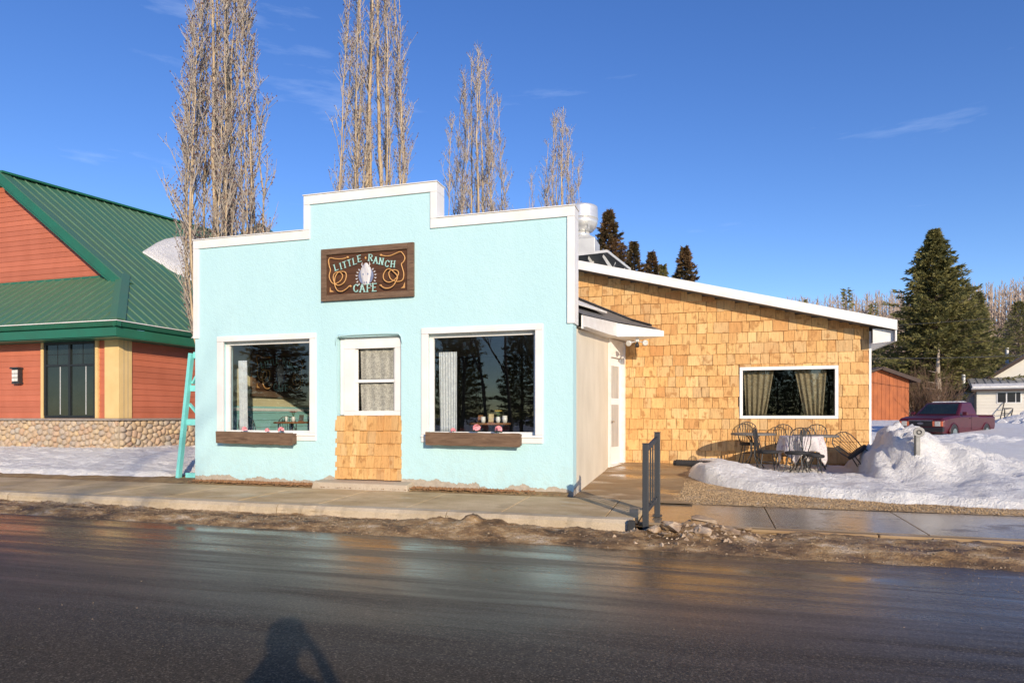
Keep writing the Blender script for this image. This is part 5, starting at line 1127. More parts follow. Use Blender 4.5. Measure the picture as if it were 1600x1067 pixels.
poplar(-10.75, 30.2, .5, 18.0, 2.15, 23, 'bare poplar standing behind the right half of the parapet', 17, 42, 11)
poplar(-8.35, 38.2, .7, 18.3, 1.75, 24, 'small distant bare poplar just left of the exhaust fan', 18, 34, 9)
poplar(-11.9, 44.6, .8, 17.2, .7, 25, 'thin top of the farthest poplar between the two right poplars', 5, 26, 7)

def conifer_mesh(H, Rb, seed, mat, bare=.08, n_br=260, bl=26, size=.30, name='crown', irr=.25, ex=.82):
    rr = random.Random(seed); quads = []; sticks = []
    for i in range(n_br):
        u = bare+(1-bare)*(i/n_br)**.92; h = H*u; lob = 1+.22*nz(math.cos(i*2.399)*1.6, math.sin(i*2.399)*1.6, u*7+seed)
        r_ = Rb*((1-u)/(1-bare))**ex*rr.uniform(1-irr, 1+irr*.55)*lob+.10
        a = i*2.399+rr.uniform(-.3, .3); slope = -.32+.75*u+rr.uniform(-.12, .12); d = Vector((math.cos(a), math.sin(a), 0)); side_ = Vector((-math.sin(a), math.cos(a), 0))
        P = lambda s: d*(r_*s)+Vector((0, 0, h+r_*s*slope*(1-.5*s)+.12*r_*s*s))
        sticks.append((P(0), P(.9), .02+.012*r_, .006)); nb_ = max(8, int(bl*(.35+.65*r_/Rb)))
        for k in range(nb_):
            s = rr.uniform(.12, 1.0)**.7; c = P(s)+side_*rr.uniform(-1, 1)*r_*.20*(1.15-s)+Vector((0, 0, rr.uniform(-.10, .05)))
            l = size*rr.uniform(.55, 1.25); dirv = (d*rr.uniform(.3, 1)+side_*rr.uniform(-.9, .9)+Vector((0, 0, rr.uniform(-.45, .5)))).normalized(); w = dirv.cross(Vector((rr.uniform(-1, 1), rr.uniform(-1, 1), rr.uniform(.0, 1)))).normalized()*l*rr.uniform(.10, .18)
            quads.append((c-w*.6, c+dirv*l*.5-w, c+dirv*l, c+dirv*l*.5+w))
    V = np.array(quads, float).reshape(-1, 3); F = np.arange(len(V)).reshape(-1, 4)
    return V, F, sticks
def conifer(x, y, z0, H, Rb, seed, label, mat='needle', group='spruce trees', **kw):
    t = thing('spruce_tree', label, 'tree', (x, y, z0), 0, group); V, F, st_ = conifer_mesh(H, Rb, seed, mat, **kw)
    tr = MB().tube([(0, 0, -.3), (.02, 0, H*.5), (0, 0, H*.99)], [.035*Rb+.10, .02*Rb+.05, .012], 8); o = tr.build('trunk', MAT['sprbark'], t, smooth=True, world=False)
    V2, F2 = fast_tubes(st_); np_mesh('branches', V2, F2, MAT['sprbark'], t); np_mesh('crown', V, F, MAT[mat], t); return t
conifer(-6.55, 45.0, .9, 14.4, 4.3, 41, 'reddish cone-laden spruce right beside the exhaust fan', 'needlered', 'spruces behind the annex roof', n_br=300, bl=160, size=.30, irr=.5, ex=1.02)
conifer(-5.45, 50.5, .9, 13.6, 3.4, 42, 'second reddish spruce from the fan above the annex roof', 'needlered', 'spruces behind the annex roof', n_br=240, bl=146, size=.30, irr=.5, ex=1.02)
conifer(-4.56, 56.0, .9, 14.1, 3.5, 43, 'third reddish spruce from the fan above the annex roof', 'needlered', 'spruces behind the annex roof', n_br=240, bl=146, size=.30, irr=.5, ex=1.02)
conifer(-3.97, 61.4, .9, 14.2, 3.0, 44, 'smallest spruce tip above the annex roof', 'needle', 'spruces behind the annex roof', n_br=200, bl=140, size=.30, irr=.5, ex=1.02)
conifer(-1.72, 51.6, .9, 13.2, 3.7, 45, 'rightmost dark reddish spruce standing apart above the annex roof', 'needlered', 'spruces behind the annex roof', n_br=260, bl=150, size=.30, irr=.5, ex=1.02)
conifer(15.1, 52.5, .9, 13.4, 4.5, 46, 'largest dark green spruce behind the maroon truck', 'needle', 'spruces on the right', n_br=620, bl=150, size=.30, bare=.14, irr=.55, ex=.98)
conifer(21.2, 62.7, .9, 10.6, 2.4, 47, 'narrower spruce leaning against the largest spruce on its right side', 'needle', 'spruces on the right', n_br=300, bl=50, size=.26, bare=.10)
conifer(19.6, 60.5, .9, 11.0, 2.4, 56, 'slim spruce right behind the white house roof', 'needle', 'spruces on the right', n_br=300, bl=45, size=.26, bare=.10)
conifer(27.1, 70.7, 1.0, 10.8, 3.2, 48, 'spruce at the right edge above the white house', 'needle', 'spruces on the right', n_br=300, bl=48, size=.28)
for i, (px_, py_, h_) in enumerate(((17.5, 96, 17.2), (20.8, 97, 15.2), (26.3, 99, 14.6), (12.6, 100, 16.6))):
    conifer(px_, py_, 1.0, h_, 1.9, 60+i, ['small spruce tip poking over the far wood above the annex eave', 'small dark spruce in the far wood left of the annex corner', 'lowest dark spruce tip in the far wood beside the large spruce', 'faint spruce tip at the left end of the far wood'][i], 'needle', 'spruces in the far wood', n_br=90, bl=14, size=.7)
# far bare wood: reads as one mass
rr = random.Random(5); segs = []
for i in range(2300):
    a = rr.uniform(-.02, .66); d = rr.uniform(100, 150); x, y = d*math.sin(a), d*math.cos(a); h = rr.uniform(15, 19.5)*(d/112); z0 = .5
    dx, dy = rr.uniform(-.5, .5), rr.uniform(-.5, .5); top = (x+dx, y+dy, z0+h); segs.append(((x, y, z0), top, .13, .03))
    for k in range(28):
        u = rr.uniform(.30, .98); p = (x+dx*u, y+dy*u, z0+h*u); b = rr.uniform(0, 6.28); l = rr.uniform(.8, 2.6)*(1.25-u); segs.append((p, (p[0]+math.cos(b)*l*.6, p[1]+math.sin(b)*l*.6, p[2]+l), .06, .03))
V, F = fast_tubes(segs); tag(np_mesh('far_wood', V, F, MAT['farwood']), 'brown bare wood along the horizon behind the white house', 'wood', kind='stuff')
# brush beside the shed, a pale bare trunk under the spruce
def shrub(x, y, z0, H, Rb, seed, label, n=70):
    rr = random.Random(seed); t = thing('bare_shrub', label, 'shrub', (x, y, z0)); segs = []; main = MB()
    for i in range(n):
        a = rr.uniform(0, 6.28); f = rr.random(); p = Vector((Rb*.3*f*math.cos(a), Rb*.3*f*math.sin(a), 0)); d = Vector((math.cos(a)*f*.7, math.sin(a)*f*.7, 1)).normalized(); L_ = H*rr.uniform(.5, 1); 
        for k in range(4):
            e = p+d*L_/4; segs.append((p, e, .02*(1-k/5), .02*(1-(k+1)/5)+.003)); 
            for q in range(5):
                s = p.lerp(e, rr.random()); dd = (d+Vector((rr.uniform(-.8, .8), rr.uniform(-.8, .8), rr.uniform(-.2, .5)))).normalized(); segs.append((s, s+dd*L_*.16, .007, .003))
            p = e; d = (d+Vector((rr.uniform(-.25, .25), rr.uniform(-.25, .25), .05))).normalized()
    for k in range(6):
        a = k*1.05; main.tube([(0, 0, -.2), (.08*math.cos(a), .08*math.sin(a), .3), (.3*math.cos(a), .3*math.sin(a), H*.5)], [.04, .035, .015], 5)
    main.build('trunk', MAT['brush'], t, world=False); V, F = fast_tubes(segs); np_mesh('crown', V, F, MAT['brush'], t); return t
shrub(12.3, 44.6, .9, 3.6, 1.6, 71, 'brown bare brush between the orange shed and the pale trunk', 90); shrub(12.6, 42.5, .9, 2.6, 1.3, 72, 'lower brown bare brush in front of the pale trunk', 60)
t = thing('dead_tree', 'pale bare tree trunk standing in front of the largest spruce', 'tree', (14.55, 49.9, .8))
MB().tube([(0, 0, -.2), (.10, 0, 1.8), (.02, .1, 3.4), (.22, .5, 5.4)], [.26, .20, .15, .03], 9).build('trunk', MAT['birch'], t, smooth=True, world=False)
for k, (zz, a, l) in enumerate(((2.0, 0.3, .7), (2.3, 2.9, .9), (2.7, 3.3, .7), (3.0, .1, .8), (3.4, 2.6, .6))): MB().tube([(0.03, 0, zz), (l*math.cos(a), l*.4*math.sin(a)-.1, zz+.15)], [.03, .01], 5).build('dead_branch', MAT['birch'], t, world=False)

# ---------------------------------------------------------------- pickup truck
hd = Vector((-.626, -.779)).normalized(); trk = thing('pickup_truck', 'maroon pickup truck parked half hidden behind the snow bank', 'truck', (9.0, 29.7, .36), math.atan2(hd.y, hd.x)); trk.scale = (.93, .93, .93)
def lp(name, mb, mat, parent=trk, bevel=0, smooth=False): return mb.build(name, MAT[mat], parent, smooth, bevel, world=False)
HW = .87
def loft(sections):   # list of rings with equal count
    m = MB(); n = len(sections[0])
    for s_ in sections: m.v += s_
    for i in range(len(sections)-1):
        for k in range(n): k2 = (k+1) % n; m.f.append((i*n+k, i*n+k2, (i+1)*n+k2, (i+1)*n+k))
    m.f.append(tuple(range(n))[::-1]); m.f.append(tuple((len(sections)-1)*n+k for k in range(n))); return m
def ring(x, w, z0, z1, sh=.08, ins=.05): return [(x, -w+ins, z0), (x, w-ins, z0), (x, w, z0+.25), (x, w, z1-sh), (x, w-.07, z1), (x, -w+.07, z1), (x, -w, z1-sh), (x, -w, z0+.25)]
body = lp('body', loft([ring(2.42, HW-.07, .42, .90), ring(2.36, HW-.02, .38, .98), ring(1.9, HW, .36, 1.04), ring(1.05, HW, .36, 1.10), ring(-.80, HW, .36, 1.12), ring(-.81, HW, .36, 1.09), ring(-2.40, HW, .40, 1.09), ring(-2.46, HW-.02, .44, 1.07)]), 'truck', bevel=.012)
lp('cab', loft([[(1.08, -.80, 1.08), (1.08, .80, 1.08), (.92, .80, 1.16), (.92, -.80, 1.16)]]) if False else MB().hexa([(1.05, -.83, 1.10), (-.74, -.83, 1.10), (-.74, .83, 1.10), (1.05, .83, 1.10), (.34, -.66, 1.62), (-.56, -.67, 1.64), (-.56, .67, 1.64), (.34, .66, 1.62)]), 'truck', bevel=.05)
def facepoly(a, b, c, d, off, k0=.08, k1=.92, v0=.1, v1=.9):
    a, b, c, d = map(Vector, (a, b, c, d)); f = lambda u, v: a.lerp(b, u).lerp(d.lerp(c, u), v); nrm = (b-a).cross(d-a).normalized()*off; return MB().prism([f(k0, v0)+nrm, f(k1, v0)+nrm, f(k1, v1)+nrm, f(k0, v1)+nrm], -nrm*.6)
lp('windshield', facepoly((1.05, .83, 1.10), (1.05, -.83, 1.10), (.34, -.66, 1.62), (.34, .66, 1.62), -.012, .07, .93, .08, .90), 'carglass')
for s_ in (1, -1):
    y0 = .83*s_; y1 = .66*s_
    wq = facepoly((.95, y0, 1.11), (.18, y0, 1.11), (.10, y1, 1.62), (.36, y1, 1.62), -.012*s_, .12, .96, .1, .85); lp('side_window', wq, 'carglass')
    wq = facepoly((.12, y0, 1.11), (-.70, y0, 1.11), (-.54, y1, 1.63), (.06, y1, 1.62), -.012*s_, .06, .85, .1, .85); lp('side_window', wq, 'carglass')
    lp('mirror', MB().box(.78, .92, s_*.90, s_*1.06, 1.10, 1.24) if s_ > 0 else MB().box(.78, .92, -1.06, -.90, 1.10, 1.24), 'truck', bevel=.02)
    for xw in (1.58, -1.52):
        w_ = lp('wheel', MB().lathe([(.0, -.11), (.30, -.11), (.355, -.08), (.36, 0), (.355, .08), (.30, .11), (.0, .11)], 24).xf(Matrix.Translation((xw, s_*(HW-.10), .36)) @ Matrix.Rotation(math.pi/2, 4, 'X')), 'rubber', smooth=False)
        lp('rim', MB().lathe([(.0, 0), (.20, 0), (.21, .02), (.0, .03)], 16).xf(Matrix.Translation((xw, s_*(HW+.012), .36)) @ Matrix.Rotation(-s_*math.pi/2, 4, 'X')), 'chrome', w_)
        lp('wheel_arch', MB().tube([(xw+.42*math.cos(a), s_*(HW+.003), .36+.42*math.sin(a)) for a in [k*math.pi/10 for k in range(11)]], .028, 6), 'truck', smooth=True); lp('wheel_well', MB().lathe([(0, 0), (.40, 0), (.40, .01), (0, .01)], 22).xf(Matrix.Translation((xw, s_*(HW-.004), .36)) @ Matrix.Rotation(-s_*math.pi/2, 4, 'X')), 'trucktrim')
    lp('door_seam', MB().box(-.05, -.035, s_*HW-.004, s_*HW+.004, .5, 1.08), 'trucktrim'); lp('door_handle', MB().box(.02, .16, s_*HW-.004, s_*(HW)+s_*.018, .96, 1.0) if s_ > 0 else MB().box(.02, .16, -HW-.018, -HW+.004, .96, 1.0), 'trucktrim')
    hl_ = lp('headlight', MB().box(2.40, 2.445, s_*.52 if s_ > 0 else -.72, s_*.72 if s_ > 0 else -.52, .66, .86), 'lampglass', bevel=.01)
    for c in (.475, .765): lp('turn_signal', MB().box(2.398, 2.44, s_*c-.04, s_*c+.04, .66, .86), 'amber', hl_, bevel=.008)
gr = lp('grille', MB().box(2.40, 2.435, -.43, .43, .66, .87), 'trucktrim')
for k in range(4): lp('grille_bar', MB().box(2.436, 2.445, -.42, .42, .685+.05*k, .70+.05*k), 'trucktrim', gr)
lp('grille_rim', MB().box(2.42, 2.45, -.45, .45, .872, .905), 'chrome', gr)
lp('oval_badge', MB().prism([(2.447, .12*math.cos(a), .77+.048*math.sin(a)) for a in [k*math.pi/10 for k in range(20)]], (.012, 0, 0)), 'chrome', gr)
lp('bumper', MB().box(2.38, 2.52, -.86, .86, .44, .62), 'trucktrim', bevel=.03)
lp('bed_floor', MB().box(-2.30, -.84, -.74, .74, 1.092, 1.096), 'trucktrim'); lp('tail_rail', MB().box(-2.44, -.84, HW-.10, HW-.02, 1.09, 1.12), 'truck'); lp('tail_rail', MB().box(-2.44, -.84, -HW+.02, -HW+.10, 1.09, 1.12), 'truck')
lp('roof_snow', MB().hexa([(.25, -.55, 1.64), (-.5, -.55, 1.655), (-.5, .55, 1.655), (.25, .55, 1.64), (.18, -.45, 1.68), (-.42, -.45, 1.69), (-.42, .45, 1.69), (.18, .45, 1.68)]), 'snow', bevel=.02)
# ---------------------------------------------------------------- shed, barrel, house and the things round it
sh = thing('shed', 'rust orange wooden shed with a dark sloping roof behind the annex', 'shed', (9.6, 42.5, 1.0))
c0, c1 = Vector((7.2, 42.0)), Vector((11.1, 43.1)); dv = (c1-c0).normalized(); pv = Vector((-dv.y, dv.x)); Ln = (c1-c0).length
def sp(t_, o_, z_): q = c0+dv*t_+pv*o_; return (q.x, q.y, z_)
def ztop(t_): return 4.05-.36*abs(t_-2.4)**1.0 if t_ > 2.4 else 4.05-.30*(2.4-t_)
wall_ = MB().poly([sp(0, .02, .5), sp(Ln, .02, .5), sp(Ln, .02, ztop(Ln)), sp(2.4, .02, 4.05), sp(0, .02, ztop(0))]).poly([sp(Ln, .02, .5), sp(Ln, 4, .5), sp(Ln, 4, ztop(Ln)), sp(Ln, .02, ztop(Ln))]).build('wall', MAT['shed'], sh)
n = 18
for i in range(n):
    a, b = Ln*i/n+.006, Ln*(i+1)/n-.006; MB().prism([sp(a, 0, .5), sp(b, 0, .5), sp(b, 0, ztop(b)-.01), sp(a, 0, ztop(a)-.01)], (-pv.x*.02*(1+i % 2*.4), -pv.y*.02*(1+i % 2*.4), 0)).build('plank', MAT['shed'], wall_)
MB().prism([sp(2.4, -.35, 4.06), sp(Ln+.45, -.35, ztop(Ln+.45)+.01), sp(Ln+.45, -.35, ztop(Ln+.45)+.13), sp(2.4, -.35, 4.18)], (pv.x*4.6, pv.y*4.6, 0)).build('roof', MAT['shedroof'], sh); MB().prism([sp(2.4, -.35, 4.06), sp(2.4, -.35, 4.18), sp(-.3, -.35, ztop(-.3)+.13), sp(-.3, -.35, ztop(-.3)+.01)], (pv.x*4.6, pv.y*4.6, 0)).build('roof', MAT['shedroof'], sh)
MB().beam(sp(2.38, -.37, 4.10), sp(Ln+.47, -.37, ztop(Ln+.47)+.05), .03, .2).build('rake_board', MAT['shedroof'], sh)
t = thing('metal_drum', 'silver metal drum lying in front of the shed', 'drum', (11.0, 36.5, .95)); MB().tube([(10.75, 36.3, 1.25), (11.25, 36.75, 1.25)], .36, 18).build('body', MAT['galv'], t, smooth=False, bevel=.01); MB().tube([(10.72, 36.27, 1.25), (10.75, 36.3, 1.25)], .34, 18).build('end', MAT['rubber'], t); MB().tube([(11.0, 36.52, 1.25), (11.02, 36.54, 1.25)], .37, 18).build('hoop', MAT['galv'], t)
t = thing('black_tarp_heap', 'small black covered heap beside the silver drum', 'tarp', (10.2, 36.3, .9)); m = MB(); n = 14
for j in range(n+1):
    for i in range(n+1): a, b = (2*i/n-1), (2*j/n-1); m.v.append((10.25+.75*a, 36.5+.6*b, .8+.62*max(0, 1-(a*a+b*b)*.9)**.6*(1+.25*nz(a*3, b*3))))
for j in range(n):
    for i in range(n): a = j*(n+1)+i; m.f.append((a, a+1, a+n+2, a+n+1))
m.build('cover', MAT['rubber'], t)
# house
hs_t = thing('white_house', 'cream sided house with tin porch roof at the right edge', 'house', (18.5, 49.5, 1.1))
o_ = Vector((16.2, 48.2)); hd_ = Vector((.97, -.243)); hp_ = Vector((.243, .97))
def hpnt(a, b, z_): q = o_+hd_*a+hp_*b; return (q.x, q.y, z_)
def hbox(a0, a1, b0, b1, z0, z1): return MB().hexa([hpnt(a0,b0,z0), hpnt(a1,b0,z0), hpnt(a1,b1,z0), hpnt(a0,b1,z0), hpnt(a0,b0,z1), hpnt(a1,b0,z1), hpnt(a1,b1,z1), hpnt(a0,b1,z1)])
lowm = hbox(0, 9, 0, 4, .8, 3.05).build('porch_wall', MAT['housewhite'], hs_t)
for k in range(11): hbox(.0, 9, -.02, -.002, .85+.2*k, .85+.2*k+.185).build('clapboard', MAT['housewhite'], lowm)
hbox(-.02, -.002, .0, 4, .8, 3.0).build('shaded_side_wall', MAT['houseshade'], hs_t)  # left side of the house: shade put into the siding colour
MB().prism([hpnt(-.95, 1.2, 2.7), hpnt(-.0, 1.2, 3.35), hpnt(-.0, 1.2, .8), hpnt(-.95, 1.2, .8)], (hp_.x*3, hp_.y*3, 0)).build('lean_to_wall', MAT['houseshade'], hs_t); MB().prism([hpnt(-1.25, 1.0, 2.55), hpnt(.0, 1.0, 3.42), hpnt(.0, 1.0, 3.52), hpnt(-1.25, 1.0, 2.65)], (hp_.x*3.4, hp_.y*3.4, 0)).build('lean_to_roof', MAT['shedroof'], hs_t)
pr = MB().prism([hpnt(-.3, -.45, 3.02), hpnt(-.3, 3.2, 3.82), hpnt(-.3, 3.2, 3.90), hpnt(-.3, -.45, 3.10)], (hd_.x*9.6, hd_.y*9.6, 0)).build('porch_roof', MAT['tin'], hs_t)
for k in range(24):
    a = -.2+.4*k; MB().beam(Vector(hpnt(a, -.45, 3.115)), Vector(hpnt(a, 3.2, 3.915)), .04, .035).build('roof_rib', MAT['tin'], pr)
MB().prism([hpnt(-.25, -.47, 3.10), hpnt(-.25, .5, 3.315), hpnt(-.25, .5, 3.40), hpnt(-.25, -.47, 3.20)], (hd_.x*9.3, hd_.y*9.3, 0)).build('roof_snow', MAT['snow'], pr); hbox(-.3, 9.2, -.44, -.40, 2.90, 3.02).build('eave_board', MAT['shedroof'], pr)
MB().prism([hpnt(.4, 3.3, 3.4), hpnt(9.4, 3.3, 3.4), hpnt(5.0, 3.3, 6.55)], (hp_.x*3.8, hp_.y*3.8, 0)).build('gable_wall', MAT['housewhite'], hs_t)
for s0, s1 in (((-.2, 3.05), (5.0, 6.70)), ((10.2, 3.05), (5.0, 6.70))):
    MB().prism([hpnt(s0[0], 2.95, s0[1]), hpnt(s1[0], 2.95, s1[1]), hpnt(s1[0], 2.95, s1[1]+.16), hpnt(s0[0], 2.95, s0[1]+.16)], (hp_.x*4.0, hp_.y*4.0, 0)).build('main_roof', MAT['tin'], hs_t); MB().beam(Vector(hpnt(s0[0], 2.92, s0[1]+.04)), Vector(hpnt(s1[0], 2.92, s1[1]+.04)), .04, .22).build('rake_board', MAT['shedroof'], hs_t)
wn_ = hbox(1.02, 2.25, -.05, -.021, 2.15, 2.85).build('window', MAT['white'], hs_t)
for a, b in ((1.07, 1.48), (1.55, 1.95), (1.99, 2.2)): hbox(a, b, -.06, -.051, 2.2, 2.8).build('pane', MAT['winglass_far'], wn_)
wn_ = hbox(3.9, 4.6, 3.25, 3.285, 4.2, 5.1).build('window', MAT['white'], hs_t); hbox(3.96, 4.54, 3.235, 3.249, 4.26, 5.04).build('pane', MAT['winglass_far'], wn_)
hbox(.42, 1.6, 5, 5.3, 3.4, 3.6).build('roof_base', MAT['tin'], hs_t); MB().tube([hpnt(-.55, 2.2, 2.9), hpnt(-.55, 2.2, 4.1)], .12, 10).build('stove_pipe', MAT['galv'], hs_t)
MB().tube([hpnt(2.2, 6, 5.0), hpnt(2.2, 6, 6.1)], .10, 10).build('vent_pipe', MAT['galv'], hs_t)
hbox(-.12, -.022, -.12, -.02, 1.0, 3.0).build('downspout', MAT['trucktrim'], hs_t)
t = thing('covered_trailer', 'dark tarp covered trailer in front of the white house', 'trailer', (19.5, 40.5, .9)); tp = Vector((18.4, 41.0)); m = MB(); n = 20
for j in range(n+1):
    for i in range(n+1):
        u, v = i/n, j/n; a = u*6.5; b = (v-.5)*2.6; z_ = .75+(.25+1.75*sm(0, 1, u))*(max(0, 1-(2*v-1)**2))**.45+.05*nz(a*1.5, b*2); m.v.append((15.4+a*.96+b*-.28, 39.4+a*.28+b*.96, z_))
for j in range(n):
    for i in range(n): a = j*(n+1)+i; m.f.append((a, a+1, a+n+2, a+n+1))
m.build('tarp', MAT['tarp'], t, smooth=True); MB().tube([(15.3, 39.3, 1.0), (16.2, 39.6, 1.05)], .05, 8).build('drawbar', MAT['black'], t)
t = thing('metal_ladder', 'small metal ladder leaning by the house wall', 'ladder', (17.9, 47.5, 1.2)); l0, l1 = Vector((17.15, 47.3, 1.2)), Vector((17.55, 47.8, 2.25)); wv = Vector((.6, .17, 0))
for k in (0, 1): MB().tube([l0+wv*k, l1+wv*k], .03, 6).build('rail', MAT['trucktrim'], t)
for u in (.3, .6, .98): MB().tube([l0.lerp(l1, u), l0.lerp(l1, u)+wv], .025, 6).build('rung', MAT['trucktrim'], t)
t = thing('wooden_stake', 'dark stake standing in the snow before the house', 'stake', (16.9, 46.0, .9)); MB().tube([(16.9, 46, .7), (16.9, 46, 1.75)], [.04, .03], 6).build('shaft', MAT['trucktrim'], t); MB().tube([(16.9, 46, 1.75), (16.9, 46, 1.82)], [.03, .002], 6).build('tip', MAT['trucktrim'], t)
# chunky ploughed snow in front of the trailer
m = MB(); rr = random.Random(9)
bm = bmesh.new()
for i in range(70):
    c = Vector((rr.gauss(14.6, 1.3), rr.gauss(36.3, .9), 0)); c.z = .85+rr.uniform(0, .75)*math.exp(-((c.x-14.8)/1.4)**2-((c.y-36.4)/1.0)**2); r_ = rr.uniform(.12, .34)
    bmesh.ops.create_icosphere(bm, subdivisions=1, radius=r_, matrix=Matrix.Translation(c) @ Matrix.Rotation(rr.uniform(0, 6), 4, 'Z') @ Matrix.Diagonal((rr.uniform(.7, 1.4), rr.uniform(.7, 1.3), rr.uniform(.6, 1), 1)))
me = bpy.data.meshes.new('ploughed_snow'); bm.to_mesh(me); bm.free(); me.materials.append(MAT['snow']); o = bpy.data.objects.new('ploughed_snow', me); COL.objects.link(o); tag(o, 'lumpy heap of ploughed snow behind the maroon truck', 'snow heap', kind='stuff')
m = MB()
for j in range(25):
    for i in range(25):
        a, b = 2*i/24-1, 2*j/24-1; m.v.append((14.8+2.6*a, 36.6+1.8*b, .55+.95*max(0, 1-a*a-b*b)**.8+.18*fbm(a*2.5, b*2.5, 4)))
for j in range(24):
    for i in range(24): a = j*25+i; m.f.append((a, a+1, a+26, a+25))
o = m.build('snow_heap', MAT['snow'], smooth=True); tag(o, 'white snow heap piled in front of the dark trailer', 'snow heap')
# overhead cables
def cable(p, q, sag, r, label):
    t = []
    for i in range(25): u = i/24; v = Vector(p).lerp(Vector(q), u); v.z -= sag*4*u*(1-u); t.append(v)
    return tag(MB().tube(t, r, 5).build('power_line', MAT['cable']), label, 'cable', 'overhead cables')
cable((4, 50, 7.6), (26, 47, 8.2), .5, .016, 'thin overhead cable crossing the sky above the annex eave'); cable((6.5, 40, 4.55), (24, 38.5, 4.75), .25, .018, 'lower overhead cable passing in front of the spruces')

# ---------------------------------------------------------------- across the street (seen only as reflections and shadows)
def bare_tree(x, y, H, Rb, seed, label):
    rr = random.Random(seed); t = thing('bare_street_tree', label, 'tree', (x, y, -.1), 0, 'bare trees across the street'); tr = MB(); segs = []
    def grow(p, d, L_, r_, lev):
        n = 4; pts = [p]
        for k in range(n): d = (d+Vector((rr.uniform(-.12, .12), rr.uniform(-.12, .12), .05))).normalized(); p = p+d*L_/n; pts.append(p)
        if lev < 2: tr.tube(pts, [r_*(1-.55*k/n) for k in range(n+1)], 6, False)
        else:
            for k in range(n): segs.append((pts[k], pts[k+1], r_*(1-.55*k/n), r_*(1-.55*(k+1)/n)))
        if lev == 4: return
        for q in range(5 if lev < 3 else 4):
            k = rr.randint(1 if lev else 2, n); a = rr.uniform(0, 6.28); ti = rr.uniform(.35, .75); dd = (d+Vector((math.cos(a)*ti, math.sin(a)*ti, .1))).normalized(); grow(pts[k], dd, L_*rr.uniform(.5, .72), r_*.5, lev+1)
    grow(Vector((0, 0, 0)), Vector((0, 0, 1)), H*.55, .028*Rb*H*.25, 0)
    tr.build('trunk', MAT['sprbark'], t, world=False); V, F = fast_tubes(segs); np_mesh('crown', V, F, MAT['sprbark'], t); return t
bare_tree(3.4, -13.6, 11.0, 1.1, 81, 'slender bare tree across the street casting the thin shadows on the left pavement')
b0_ = bare_tree(-11.2, -15.0, 14.0, 1.2, 82, 'forked bare tree across the street reflected in the middle of the right shop window')
for i, (x, y, a, s_) in enumerate(((-13.4, -16.5, 1.0, 1.05), (-15.6, -18.0, 2.2, 1.15), (-9.4, -17.5, 3.3, 1.0), (-17.5, -15.5, 4.2, 1.0))):
    c = copy_tree(b0_); c.location = (x, y, -.1); c.rotation_euler = (0, 0, a); c.scale = (s_, s_, s_); c['label'] = ['second forked bare tree across the street, right of the first', 'tallest forked bare tree across the street', 'forked bare tree across the street nearest the photographer', 'forked bare tree across the street farthest along the road'][i]
sp0 = conifer(-27.5, -14.5, -.1, 12.5, 2.6, 91, 'spruce across the street mirrored in the left shop window', 'needle', 'spruces across the street', n_br=260, bl=60, size=.36)
for i, (x, y, s_, a) in enumerate(((-31.5, -12.5, .95, 1), (-22.5, -20, 1.05, 2), (-18.5, -25, 1.0, 3), (-14.0, -27, .9, 4), (-25, -24, 1.15, 5), (-10.5, -26, .85, .5), (-36, -14, 1.2, 1.5), (-6.5, -28, .8, 2.5), (2.0, -30, .62, .3), (6.0, -31, .66, 1.3), (10.0, -30, .6, 2.3), (4.0, -33, .68, 3.3), (8.2, -33.5, .68, 4.4), (13.5, -32, .62, 5.1), (0.0, -32.5, .66, 5.8))):
    c = copy_tree(sp0); c.location = (x, y, -.1); c.scale = (s_, s_, s_); c.rotation_euler = (0, 0, a); c['label'] = ['spruce across the street at the far left of the reflection', 'spruce across the street behind the first reflected spruce', 'spruce across the street behind the tallest bare tree', 'shorter spruce across the street behind the forked bare trees', 'tallest spruce across the street in the back row', 'low spruce across the street behind the nearest bare tree', 'big spruce across the street outside the reflection', 'low spruce across the street straight behind the photographer'] [i] if i < 8 else ['young spruce across the street mirrored at the left of the annex window', 'young spruce across the street mirrored in the middle of the annex window', 'young spruce across the street mirrored at the right of the annex window', 'young spruce filling the left gap of the back row across the street', 'young spruce filling the right gap of the back row across the street', 'rightmost young spruce across the street', 'leftmost young spruce of the back row across the street'][i-8]

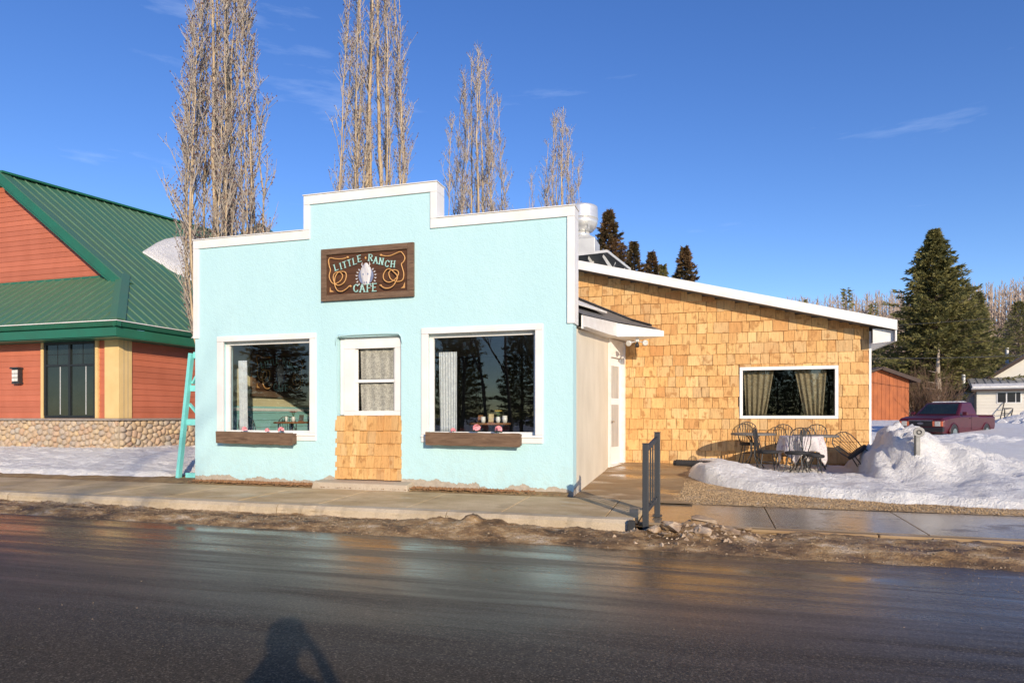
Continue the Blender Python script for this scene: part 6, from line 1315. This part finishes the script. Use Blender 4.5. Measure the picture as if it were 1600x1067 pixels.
# ---------------------------------------------------------------- the photographer, standing right behind the lens; only the shadow is seen
GZ = -.25
def person():
    t = thing('person', 'photographer in a dark coat and hat whose shadow falls on the road', 'person', (.10, -.35, GZ), THETA)
    V = []; E = []; Rr = []
    def add(p, r, par=None):
        V.append(p); Rr.append(r)
        if par is not None: E.append((par, len(V)-1))
        return len(V)-1
    # local: +y faces the street front, z from the ground
    pel = add((0, 0, .92), (.16, .13)); b1 = add((0, .0, 1.10), (.15, .12), pel); ch = add((0, -.01, 1.30), (.22, .15), b1); sh_ = add((0, -.01, 1.43), (.17, .11), ch); nk = add((0, .02, 1.51), (.06, .06), sh_); h1 = add((0, .05, 1.60), (.10, .11), nk); h2 = add((0, .05, 1.70), (.095, .105), h1)
    add((0, .15, 1.615), (.018, .02), h1)
    for s_ in (-1, 1):
        k0 = add((s_*.10, 0, .84), (.095, .10), pel); k1 = add((s_*.115, .02, .48), (.068, .07), k0); k2 = add((s_*.12, -.01, .10), (.05, .055), k1); add((s_*.13, .13, .045), (.045, .035), k2)
        a0 = add((s_*.19, -.01, 1.40), (.075, .075), sh_); a1 = add((s_*(.36 if s_ > 0 else .33), .07, 1.24 if s_ > 0 else 1.20), (.055, .055), a0); a2 = add((s_*.16, .24, 1.52), (.036, .036), a1); a3 = add((s_*.095, .27, 1.585), (.034, .022), a2)
        for f in range(4):
            fx_ = s_*(.095-.0); base = add((s_*.092, .262+.022*(f % 2), 1.605+.018*(1.5-f)), (.011, .011), a3); m_ = add((s_*.085, .30, 1.612+.02*(1.5-f)), (.0095, .0095), base); add((s_*.055, .318, 1.61+.02*(1.5-f)), (.0085, .0085), m_)
        th_ = add((s_*.085, .245, 1.555), (.011, .011), a3); add((s_*.045, .235, 1.55), (.0095, .0095), th_)
    me = bpy.data.meshes.new('body'); me.from_pydata(V, E, []); o = bpy.data.objects.new('body', me); COL.objects.link(o); o.parent = t
    sk = o.modifiers.new('skin', 'SKIN'); sk.use_smooth_shade = True
    for i, r_ in enumerate(Rr): me.skin_vertices[0].data[i].radius = r_
    me.skin_vertices[0].data[0].use_root = True; su = o.modifiers.new('sub', 'SUBSURF'); su.levels = 2; su.render_levels = 2
    q = NT('dressed_body'); tcn = q.n('TexCoord'); sx_ = q.n('SeparateXYZ'); q.l(tcn.outputs['Object'], sx_.inputs[0])
    q.col(q.mix(q.ramp(sx_.outputs['Z'], [(.0, 0.0), (1.0, 1.0)]), (.03, .035, .05), (.03, .035, .05))); 
    hand = q.math('MULTIPLY', q.math('GREATER_THAN', sx_.outputs['Z'], 1.50), 1.0); legs = q.math('LESS_THAN', sx_.outputs['Z'], .86)
    q.col(q.mix(legs, q.mix(hand, (.03, .035, .05), (.55, .36, .27)), (.05, .06, .10))); q.rough(.8); me.materials.append(q.m)
    MB().lathe([(.02, 1.86), (.08, 1.85), (.125, 1.80), (.14, 1.72), (.145, 1.67), (.14, 1.655)], 20, (0, .04, 0)).build('hat', MAT['coat'], t, smooth=True, world=False)
    for s_ in (-1, 1): MB().lathe([(.0, -.011), (.011, 0), (.0, .011)], 8, (s_*.033, .142, 1.635)).build('eye', MAT['plastic'], t, world=False); MB().lathe([(.012, -.03), (.02, 0), (.012, .03)], 8, (s_*.088, .04, 1.615)).build('ear', MAT['skin'], t, world=False)
    MB().box(-.025, .025, .138, .15, 1.565, 1.572).build('mouth', MAT['skin'], t, world=False)
    return t
pers = person()
t = thing('photo_camera', 'black camera held to the eye of the photographer', 'camera', (0, -.035, EYE), THETA)
MB().box(-.065, .065, -.05, -.012, -.045, .045).build('body', MAT['plastic'], t, world=False, bevel=.006); MB().lathe([(.032, -.011), (.032, .01)], 18).xf(Matrix.Rotation(math.pi/2, 4, 'X')).build('lens', MAT['plastic'], t, world=False); MB().box(-.02, .02, -.045, -.015, .046, .062).build('viewfinder', MAT['plastic'], t, world=False)
